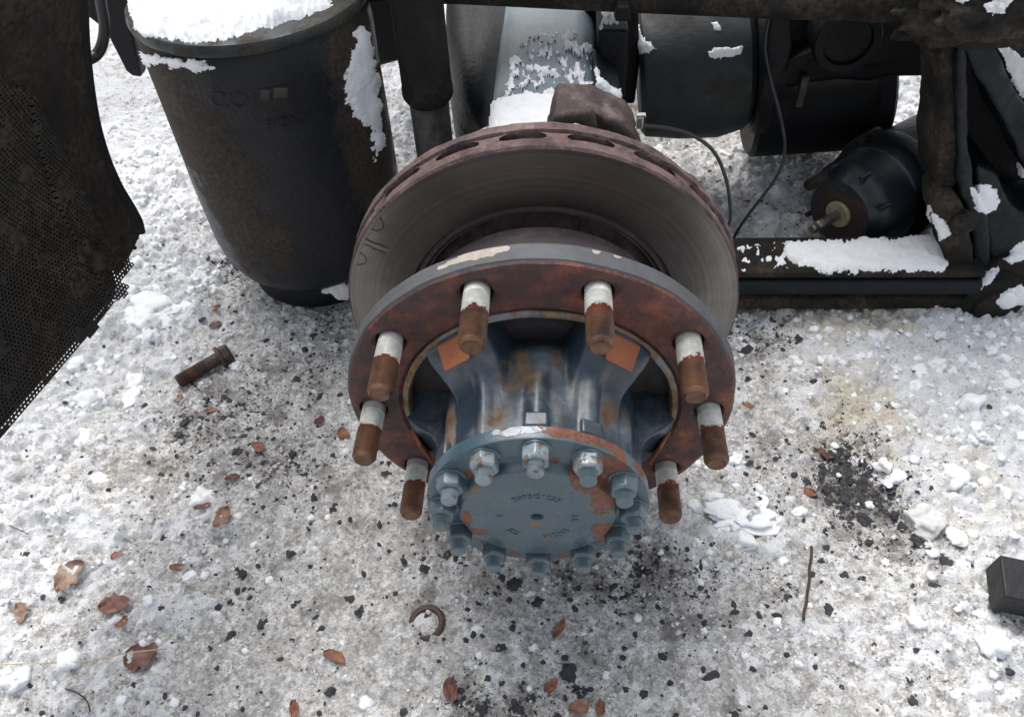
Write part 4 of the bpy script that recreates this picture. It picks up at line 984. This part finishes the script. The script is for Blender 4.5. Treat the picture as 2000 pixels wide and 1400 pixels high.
snow_on([bm_], [(1530, 474), (1600, 470), (1700, 468), (1780, 462), (1815, 445), (1850, 445), (1850, 520), (1835, 532), (1760, 530), (1660, 533), (1600, 530), (1560, 515), (1530, 500)], 'long snow bank along the top of the trailing arm', th=.008, rag=7, step=1.9, seed=12, edge=10, mat=mat_snowspk)
snow_on([bm_], [(1440, 480), (1530, 474), (1540, 520), (1440, 535)], 'thin broken snow at the left end of the trailing arm', th=.003, rag=8, step=2.4, seed=13, edge=8, patchy=.75, mat=mat_snowspk)
for i, (poly, lab, t) in enumerate([
    ([(1893, 368), (1925, 360), (1950, 370), (1948, 405), (1925, 420), (1905, 408)], 'round snow patch in the middle of the spring hanger', .007),
    ([(1915, 85), (1950, 84), (1980, 100), (2010, 120), (2010, 195), (1985, 185), (1965, 150), (1940, 115)], 'large smooth snow patch on the upper right of the spring hanger', .010),
    ([(1812, 400), (1830, 420), (1852, 440), (1855, 460), (1835, 470), (1818, 440), (1808, 420)], 'snow clinging to the clamp jaw of the hanger', .007),
    ([(1960, 505), (1985, 478), (2010, 468), (2010, 505), (1975, 515)], 'snow patch at the right edge above the pivot eye', .007),
    ([(1900, 560), (1925, 530), (1948, 520), (1952, 532), (1930, 555), (1905, 572)], 'slanting snow streak beside the pivot eye', .006),
    ([(1942, 592), (1960, 570), (1995, 556), (2010, 560), (2010, 592), (1975, 602), (1950, 605)], 'snow patch lying on the pivot eye', .007),
    ([(1985, 318), (2010, 315), (2010, 350), (1990, 342)], 'small snow fleck at the right edge of the hanger', .005),
    ([(1850, -10), (1880, 10), (1900, 0), (1925, -10)], 'dirty snow on the muddy frame joint left', .006),
    ([(1920, 10), (1950, -5), (1980, 0), (1962, 25), (1940, 30)], 'snow patch on the muddy frame joint at the top right', .006)]):
    snow_on([hg], poly, lab, th=t, rag=5, step=2.4, seed=20+i, edge=8, rs=.05)

# ================================================================== LOOSE SNOW AND GRIT
rng = np.random.default_rng(4)
def ico(sub, seed, amp=.28, flat=1.0, angular=False):
    bm = bmesh.new(); bmesh.ops.create_icosphere(bm, subdivisions=sub, radius=1)
    V_ = []
    for v in bm.verts:
        p = v.co.copy(); n_ = 1+amp*mn.noise(p*1.3+Vector((seed*7.7, 1, 2)))*1.6+amp*.5*mn.noise(p*3.4+Vector((seed*3.3, 5, 2)))
        if angular: n_ *= .8+.2*round(mn.noise(p*2+Vector((seed, 0, 0)))*3)
        V_.append([p.x*n_, p.y*n_, p.z*n_*flat])
    F_ = [[v.index for v in f.verts] for f in bm.faces]; bm.free(); return np.array(V_), np.array(F_)
def scatter(name, label, n, dens, smin, smax, mat, pw=2.2, flat=.7, sub=1, seed=0, sink=.25, amp=.28, xr=(-.95, 1.0), yr=(-.27, 1.25), smooth=True, stretch=0):
    T = [ico(sub, seed*10+k, amp, flat) for k in range(8)]; VV = []; FF = []; b = 0; c = 0
    R_ = np.random.default_rng(seed+100)
    X = R_.uniform(*xr, n*12); Y = R_.uniform(*yr, n*12); pr = dens(X, Y); keep = R_.random(n*12) < pr
    for x, y in zip(X[keep][:n], Y[keep][:n]):
        s_ = smin*(smax/smin)**(R_.random()**pw); V_, F_ = T[c % 8]; a = R_.uniform(0, 6.28); ca, sa = math.cos(a), math.sin(a)
        st = 1+stretch*R_.random(); v = V_*[s_*st, s_, s_*(.8+.4*R_.random())]
        v = np.stack([v[:, 0]*ca-v[:, 1]*sa+x, v[:, 0]*sa+v[:, 1]*ca+y, v[:, 2]+gh(x, y)+s_*flat*(1-2*sink)], 1)
        VV.append(v); FF.append(F_+b); b += len(v); c += 1
    o = link(bpy.data.objects.new(name, np_mesh(name, np.concatenate(VV), np.concatenate(FF), mat, smooth=smooth)))
    o['kind'] = 'stuff'; return tag(o, label)
def d_snow(X, Y): s_, d_, t_ = fields(X, Y); return np.clip(-.04+.7*s_, 0.03, 1)
def d_dirt(X, Y): s_, d_, t_ = fields(X, Y); return np.clip(.015+1.3*d_-.15*s_, 0, 1)
def d_any(X, Y): return 0*X+.5
scatter('snow_crumbs', 'loose white snow crumbs lying on the ground', 6000, d_snow, .0012, .0065, mat_snow, seed=1, sub=2, pw=2.6, sink=.58, amp=.4)
scatter('snow_clods', 'larger clods of broken snow on the ground', 520, lambda X, Y: d_snow(X, Y)**2.5, .006, .019, mat_snow, seed=2, sub=3, pw=2.2, sink=.66, amp=.45)
scatter('slush_grains', 'grey grains of frozen slush', 9000, d_any, .0010, .0042, mat_snowgrey, seed=3, sub=1, sink=.5, amp=.6)
scatter('black_grit', 'black asphalt grit frozen into the slush', 5200, d_dirt, .0008, .0042, mat_asph, seed=4, sub=1, pw=2.4, flat=.6, sink=.40, smooth=False, stretch=.8)

def P0(px, py):
    p = PX(px, py, Z=0)
    for _ in range(3): p = PX(px, py, Z=gh(p.x, p.y))
    return p
def pxm(p): return (p-CAM).dot(fw)/FPX
# black crumbs one can pick out
cv = [];
for k in range(6):
    V_, F_ = ico(3, 50+k, .36, .55); cv.append(np_mesh('asphalt_crumb', V_, F_, mat_asph, smooth=False))
crumbs = [(48, 1082, 18), (425, 1185, 17), (575, 1185, 22), (512, 1217, 22), (450, 1240, 18), (605, 1107, 15), (470, 1122, 26), (702, 1192, 22), (685, 1170, 18), (627, 1227, 13), (645, 1350, 24), (410, 1265, 12), (320, 1050, 17), (567, 1080, 18), (462, 882, 18), (612, 970, 18), (662, 1020, 14), (740, 1027, 15), (830, 1110, 20), (912, 1252, 15), (978, 1262, 22), (942, 1387, 34), (872, 1085, 20), (650, 995, 18), (350, 852, 18), (935, 1177, 12),
    (1130, 1150, 17), (1050, 1175, 24), (1542, 1165, 12), (1517, 1202, 17), (1615, 1070, 17), (1650, 1125, 16), (1685, 1130, 18), (1620, 1190, 24), (1575, 940, 20), (1550, 927, 16), (1285, 1185, 13), (1462, 1235, 14), (1592, 1300, 14), (1110, 1312, 36), (1387, 1327, 36), (1470, 1307, 20), (1307, 1332, 20), (1257, 1355, 15), (1775, 1325, 18), (1785, 1372, 24), (1967, 1310, 22), (1850, 1097, 28), (1800, 1060, 30), (1700, 1060, 18), (1827, 1145, 20), (1017, 1385, 34), (1437, 1392, 22), (1665, 940, 26), (1690, 1015, 30), (1750, 1005, 24), (1650, 975, 24), (1172, 1150, 17), (1200, 1145, 17), (1220, 1265, 13), (1345, 1072, 12), (395, 623, 11), (357, 827, 26), (350, 850, 18), (596, 682, 17), (611, 657, 20), (461, 886, 24), (579, 741, 14), (571, 886, 16), (404, 782, 15), (664, 771, 13), (625, 775, 16), (520, 664, 15), (1463, 740, 16), (1487, 735, 10), (1590, 745, 16), (1460, 680, 24), (1560, 660, 20), (1620, 745, 12), (1740, 950, 20), (1715, 985, 22), (1760, 1030, 20), (760, 1075, 12), (980, 1130, 22), (1005, 1140, 26)]
random.seed(11)
for i, (a, b, s_) in enumerate(crumbs):
    p = P0(a, b); r_ = s_*pxm(p)*.49; o = bpy.data.objects.new('asphalt_crumb', cv[i % 6]); link(o); o.location = (p.x, p.y, p.z-r_*.12)
    o.rotation_euler = (random.uniform(-.3, .3), random.uniform(-.3, .3), random.uniform(0, 6.3)); k = random.uniform(.75, 1.05); o.scale = (r_*random.uniform(.85, 1.3), r_*random.uniform(.7, 1), r_*k)
    tag(o, 'black asphalt crumb frozen onto the grey slush', 'asphalt crumb', 'black asphalt crumbs on the slush')
# white lumps one can pick out
wv = []
for k in range(5):
    V_, F_ = ico(4, 70+k, .42, .75); wv.append(np_mesh('snow_lump', V_, F_, mat_snow))
lumps = [(1375, 1232, 9), (1362, 1058, 13), (1735, 945, 12), (1700, 985, 13), (1845, 1257, 11), (1822, 1287, 12), (1185, 1317, 11), (370, 1125, 15), (527, 1132, 11), (277, 1257, 12), (667, 1255, 9), (1042, 1264, 12), (1870, 1050, 26), (1290, 1080, 12), (1035, 1160, 14), (1440, 900, 26), (1480, 960, 20), (1560, 1000, 15), (230, 1090, 16), (190, 935, 24), (100, 1000, 20), (360, 950, 14), (640, 1010, 9), (1905, 640, 16), (1960, 700, 22), (1410, 300, 14), (1355, 290, 13), (1450, 290, 16), (1820, 190, 14), (1750, 240, 20), (1700, 250, 12), (415, 330, 22), (350, 420, 18), (290, 300, 25), (240, 420, 20), (380, 480, 18), (1390, 260, 10), (1560, 360, 14), (1480, 330, 12)]
for i, (a, b, s_) in enumerate(lumps):
    p = P0(a, b); r_ = s_*pxm(p)*.62; o = bpy.data.objects.new('snow_lump', wv[i % 5]); link(o); o.location = (p.x, p.y, p.z-r_*.05)
    o.rotation_euler = (0, 0, random.uniform(0, 6.3)); o.scale = (r_*random.uniform(.9, 1.25), r_, r_*random.uniform(.7, .95))
    tag(o, 'small white lump of snow on the trodden ground', 'snow lump', 'white snow lumps on the ground')
def big_lump(px, py, rx, ry, rz, label, mat, seed, amp=.35):
    V_, F_ = ico(5, seed, amp, 1.0); p = P0(px, py); k = pxm(p); o = link(bpy.data.objects.new('snow_lump', np_mesh('snow_lump', V_*[rx*k, ry*k, rz*k], F_, mat))); o.location = p
    me = o.data
    for v in me.vertices: v.co += v.co.normalized()*(.0016*mn.fractal(v.co*130, 1, 2, 3))
    return tag(o, label, 'snow lump')
big_lump(1808, 1018, 38, 36, 26, 'large rounded grey white snow lump below the black dirt at right', mat_snowgrey, 91)
big_lump(1520, 380, 18, 18, 16, 'single white snow ball on the ground left of the brake chamber', mat_snow, 92, .2)
big_lump(1395, 975, 20, 18, 13, 'clean white lump just right of the lowest right stud', mat_snow, 93, .3)
big_lump(262, 775, 19, 26, 10, 'egg shaped white lump left of the loose bolt', mat_snow, 94, .3)
big_lump(300, 606, 58, 38, 13, 'broad flat slab of clean snow between mudguard and loose bolt', mat_snow, 95, .45)
big_lump(462, 716, 12, 10, 10, 'small white lump right beside the head of the loose bolt', mat_snow, 96, .3)
big_lump(1445, 1010, 58, 34, 9, 'crumbly snow heap right of the hub cap', mat_snowspk, 97, .7)

# ================================================================== LEAVES, TWIG, STRAWS
def leaf(px, py, L, W, rot, mat, label, seed, curl=.5, name='dead_leaf'):
    p = P0(px, py); k = pxm(p); L_, W_ = L*k/2, W*k/2; rows = []; n, m_ = 15, 9; rd = random.Random(seed)
    tz = rd.uniform(-.3, .3)
    for i in range(n):
        t = i/(n-1)*2-1; ww = W_*max(.02, (1-abs(t)**2.4))**.6*(1+.55*mn.noise(Vector((t*3.3, seed*1.7, 0)))); row = []
        for j in range(m_):
            u = j/(m_-1)*2-1; e = 1+.5*mn.noise(Vector((t*5+(9 if u > 0 else 0), 0, seed+4)))*abs(u)**2
            x = t*L_+.12*L_*mn.noise(Vector((t*2, u*2, seed+9))); y = u*ww*e+.25*W_*math.sin(t*2+seed)
            z = curl*W_*(.35*u*u+.45*mn.noise(Vector((t*2.2, u*1.6, seed)))+.22*mn.noise(Vector((t*6, u*5, seed+2)))+.2*t*t)+.0016
            row.append((x, y, z))
        rows.append(row)
    b = MB().grid(rows)
    o = b.obj(name, leafmats[mat], None, solid=.0005, sub=1, angle=180); o.location = (p.x, p.y, p.z+.0012); o.rotation_euler = (rd.uniform(-.08, .08), tz*.3, rot)
    return tag(o, label, 'leaf')
LV = [(140, 1128, 70, 48, 1.0, 'tan', 'tan curled leaf with a dark spot, near the left edge'), (42, 1198, 46, 24, -1.0, 'tan', 'narrow brown curled leaf hard against the left edge'),
 (226, 1183, 58, 40, .5, 'red', 'dark red brown leaf right of the curled leaf at the left edge'), (241, 1216, 26, 20, 1.2, 'orange', 'small orange leaf scrap touching the dark red brown leaf'),
 (278, 1282, 60, 50, .1, 'red', 'round reddish leaf crossed by a straw at the lower left'), (434, 1013, 48, 32, 1.1, 'pale', 'pale orange folded leaf on the bare slush left of the hub cap'),
 (398, 991, 34, 14, .2, 'red', 'narrow reddish leaf scrap just above the pale orange leaf'), (505, 876, 34, 18, -.6, 'orange', 'bright orange leaf scrap left of the lowest left stud'),
 (230, 1086, 24, 16, .9, 'pale', 'pale brown leaf scrap above the dark red brown leaf'), (345, 1108, 24, 14, .4, 'orange', 'thin orange leaf scrap on grey slush, left half'),
 (674, 849, 32, 20, -.7, 'orange', 'orange leaf scrap close to the left side of the rusty ring'), (422, 604, 22, 15, .2, 'orange', 'small orange leaf below the air spring'),
 (422, 637, 24, 14, .3, 'red', 'small brown leaf just below another under the air spring'), (655, 1284, 50, 22, -.4, 'orange', 'stringy orange leaf at the bottom, left of the half buried ring nut'),
 (880, 1352, 30, 46, 0, 'red', 'red brown leaf frozen in ice near the bottom edge'), (577, 1386, 20, 34, 0, 'orange', 'orange leaf cut by the bottom edge at the left'),
 (1091, 1229, 44, 16, 1.1, 'orange', 'stringy orange leaf below the hub cap'), (1076, 1340, 34, 22, .6, 'orange', 'ragged orange leaf near the bottom centre'),
 (1130, 1384, 38, 38, -.5, 'pale', 'largest orange leaf at the bottom edge near the centre'), (1172, 1386, 18, 32, 0, 'orange', 'slim orange leaf right of the largest one at the bottom edge'),
 (1580, 966, 22, 26, .2, 'orange', 'single orange brown leaf left of the black dirt at right'), (1608, 882, 48, 34, -.6, 'dark', 'dark brown leaf lying in the black dirt at right'),
 (1460, 794, 26, 12, -.3, 'orange', 'small orange leaf right of the right hand studs'), (624, 823, 24, 16, .9, 'purple', 'small purple red leaf left of the rusty ring'),
 (350, 1070-290, 22, 14, 1.0, 'pale', 'pale leaf scrap just below the threaded end of the loose bolt'), (412, 804, 26, 12, .1, 'orange', 'faint orange leaf scrap below the loose bolt'), (455, 1150-215, 30, 14, .3, 'dark', 'dark brown leaf scrap in the grey slush left of the studs'), (1330, 1125-80, 0, 0, 0, '', '')]
for i, (a, b, L, W, r_, mt, lab) in enumerate(LV):
    if L: leaf(a, b, L, W, r_, mt, lab, i+1, curl=.7)
def line(pts, r_, name, label, cat, mat, dz=.002):
    P3 = [P0(*q)+Vector((0, 0, dz+.003*(i % 2))) for i, q in enumerate(pts)]; o_ = P3[0].copy()
    o = MB().tube(smooth([q-o_ for q in P3], 4), r_, 7).obj(name, mat); o.location = o_; return tag(o, label, cat)
rr = [.0012, .0016]
line([(1584, 1068), (1583, 1090), (1580, 1112), (1579, 1135), (1576, 1158), (1573, 1180), (1569, 1198), (1568, 1212)], .0018, 'twig', 'thin dark bare twig lying upright on the slush right of the hub', 'twig', mat_twig)
line([(0, 1301), (90, 1300), (180, 1293), (260, 1280), (330, 1270)], .0007, 'straw', 'long pale straw crossing the round reddish leaf', 'straw', mat_straw, .006)
line([(1386, 924), (1400, 936), (1416, 950)], .0007, 'straw', 'short pale straw below the lowest right stud', 'straw', mat_straw, .004)
line([(955, 1133), (985, 1153), (1005, 1172)], .0006, 'straw', 'thin straw below the hub cap', 'straw', mat_straw, .004)
line([(20, 1028), (40, 1038), (58, 1045)], .0006, 'straw', 'dark hair thin stalk near the left edge', 'straw', mat_twig, .003)
line([(130, 1346), (155, 1356), (172, 1370), (180, 1392)], .0008, 'straw', 'curved brown stalk at the bottom left', 'straw', mat_twig, .003)
line([(540, 565), (555, 555), (572, 545)], .0006, 'straw', 'pale straw at the foot of the air spring', 'straw', mat_straw, .02)

# ================================================================== BOLT, RING NUT, STEEL BLOCK
pa, pb = P0(356, 752), P0(447, 703); pa.z += .0105; pb.z += .014; dr = (pb-pa).normalized(); Lb = (pb-pa).length
bt = empty('flange_bolt', pa.lerp(pb, .5)-Vector((0, 0, .0), ), 'brown flange bolt lying loose on the snow left of the hub', 'bolt'); Ob = Vector(bt.location)
Rb = Vector((0, 1, 0)).rotation_difference(dr).to_matrix()
def bl(prof, seg=28):
    b = MB().lathe(prof, seg); b.v = [tuple(Rb @ Vector(v)+pa-Ob) for v in b.v]; return b
pr = [(-.004, 0), (-.004, .0085), (-.001, .0105)]; y = 0
while y < Lb*.55: pr += [(y, .0108), (y+.0008, .0101)]; y += .0016
pr += [(Lb*.56, .0102), (Lb-.012, .0102)]
bl(pr).obj('shank', mat_boltold, bt)
bl([(Lb-.013, .010), (Lb-.013, .0185), (Lb-.010, .0192), (Lb-.007, .0178), (Lb-.006, .010)]).obj('bolt_flange', mat_boltold, bt)
bl([(Lb-.007, .0155), (Lb+.005, .0155), (Lb+.0075, .0130), (Lb+.0070, 0)], 6).obj('bolt_head', mat_boltold, bt, bevel=.001)
q = P0(834, 1216)
rn = empty('ring_nut', q, 'brown ring nut half buried in the slush below and left of the hub cap', 'nut')
o = MB().lathe([(-.006, .0150), (.003, .0150), (.005, .0165), (.0055, .0195), (.004, .0225), (-.006, .0235), (-.006, .0150)], 40, axis='z', close=False).obj('nut_flange', mat_boltold, rn)
o.rotation_euler = (rad(6), rad(-8), 0); o.location = (0, 0, -.0025)
V_, F_ = ico(4, 33, .4, .5); o = np_mesh('ice_plug', V_*[.0120, .0120, .003], F_, mat_snowgrey); o2 = bpy.data.objects.new('ice_plug', o); link(o2); o2.location = q+Vector((-.002, .003, -.001)); tag(o2, 'grey ice filling the bore of the ring nut', 'ice')
q = P0(1962, 1180)
bk = empty('steel_block', q, 'black square steel bar end at the right edge of the snow', 'steel bar')
o = MB().box((0, 0, 0), (.14, .052, .040)).obj('bar_body', mat_blocksteel, bk, bevel=.0022, seg=3); o.location = (.052, .000, .024); o.rotation_euler = (rad(4), rad(2), rad(-12))

# ------------------------------------------------------------------ say which crumb and which lump is meant, by what lies next to it
marks = [(400, 725, 'the loose flange bolt'), (834, 1216, 'the ring nut'), (1962, 1180, 'the steel bar end'), (1576, 1140, 'the dark twig'), (1808, 1018, 'the large grey snow lump'), (300, 606, 'the flat snow slab'), (1640, 480, 'the push rod'),
    (140, 1128, 'the tan curled leaf'), (226, 1183, 'the dark red brown leaf'), (278, 1282, 'the round leaf under the straw'), (434, 1013, 'the pale orange folded leaf'), (505, 876, 'the bright orange scrap by the left studs'), (674, 849, 'the orange scrap by the rusty ring'),
    (655, 1284, 'the stringy leaf left of the ring nut'), (880, 1352, 'the red leaf frozen near the bottom'), (577, 1386, 'the leaf cut by the bottom edge'), (1091, 1229, 'the stringy leaf below the hub cap'), (1130, 1384, 'the largest leaf at the bottom edge'), (1580, 966, 'the orange leaf left of the black dirt'), (1608, 882, 'the dark leaf in the black dirt'),
    (1460, 794, 'the leaf right of the studs'), (624, 823, 'the purple leaf'), (422, 620, 'the two leaves below the air spring'), (1050, 1110, 'the lowest cap nut'), (1400, 900, 'the right hand studs'), (1445, 1010, 'the crumbly snow heap'), (345, 1108, 'the thin orange scrap at left'), (560, 540, 'the foot of the air spring'), (1660, 620, 'the trailing arm'), (1785, 1372, 'the bottom right corner')]
dirs = ['right', 'lower right', 'underside', 'lower left', 'left', 'upper left', 'top', 'upper right']
def relabel(name, spots, what):
    obs = sorted([o for o in bpy.data.objects if o.name.split('.')[0] == name and 'group' in o.keys()], key=lambda o: o.name)
    left = dict(enumerate(spots)); slots = []
    for mx, my, t in marks:
        for di in range(8):
            c_ = []
            for i, sp_ in enumerate(spots):
                dx, dy = sp_[0]-mx, sp_[1]-my
                if int(((math.degrees(math.atan2(dy, dx))+22.5) % 360)//45) == di: c_.append((math.hypot(dx, dy), i))
            if c_: d_, i = min(c_); slots.append((d_, i, di, t))
    done = set()
    for d_, i, di, t in sorted(slots):
        if i in done: continue
        done.add(i); o = obs[i]
        o['label'] = what+((' nearest above ' if di == 6 else ' nearest below ' if di == 2 else ' nearest to the '+dirs[di]+' of ')+t)
relabel('asphalt_crumb', crumbs, 'black crumb')
relabel('snow_lump', lumps, 'white lump')
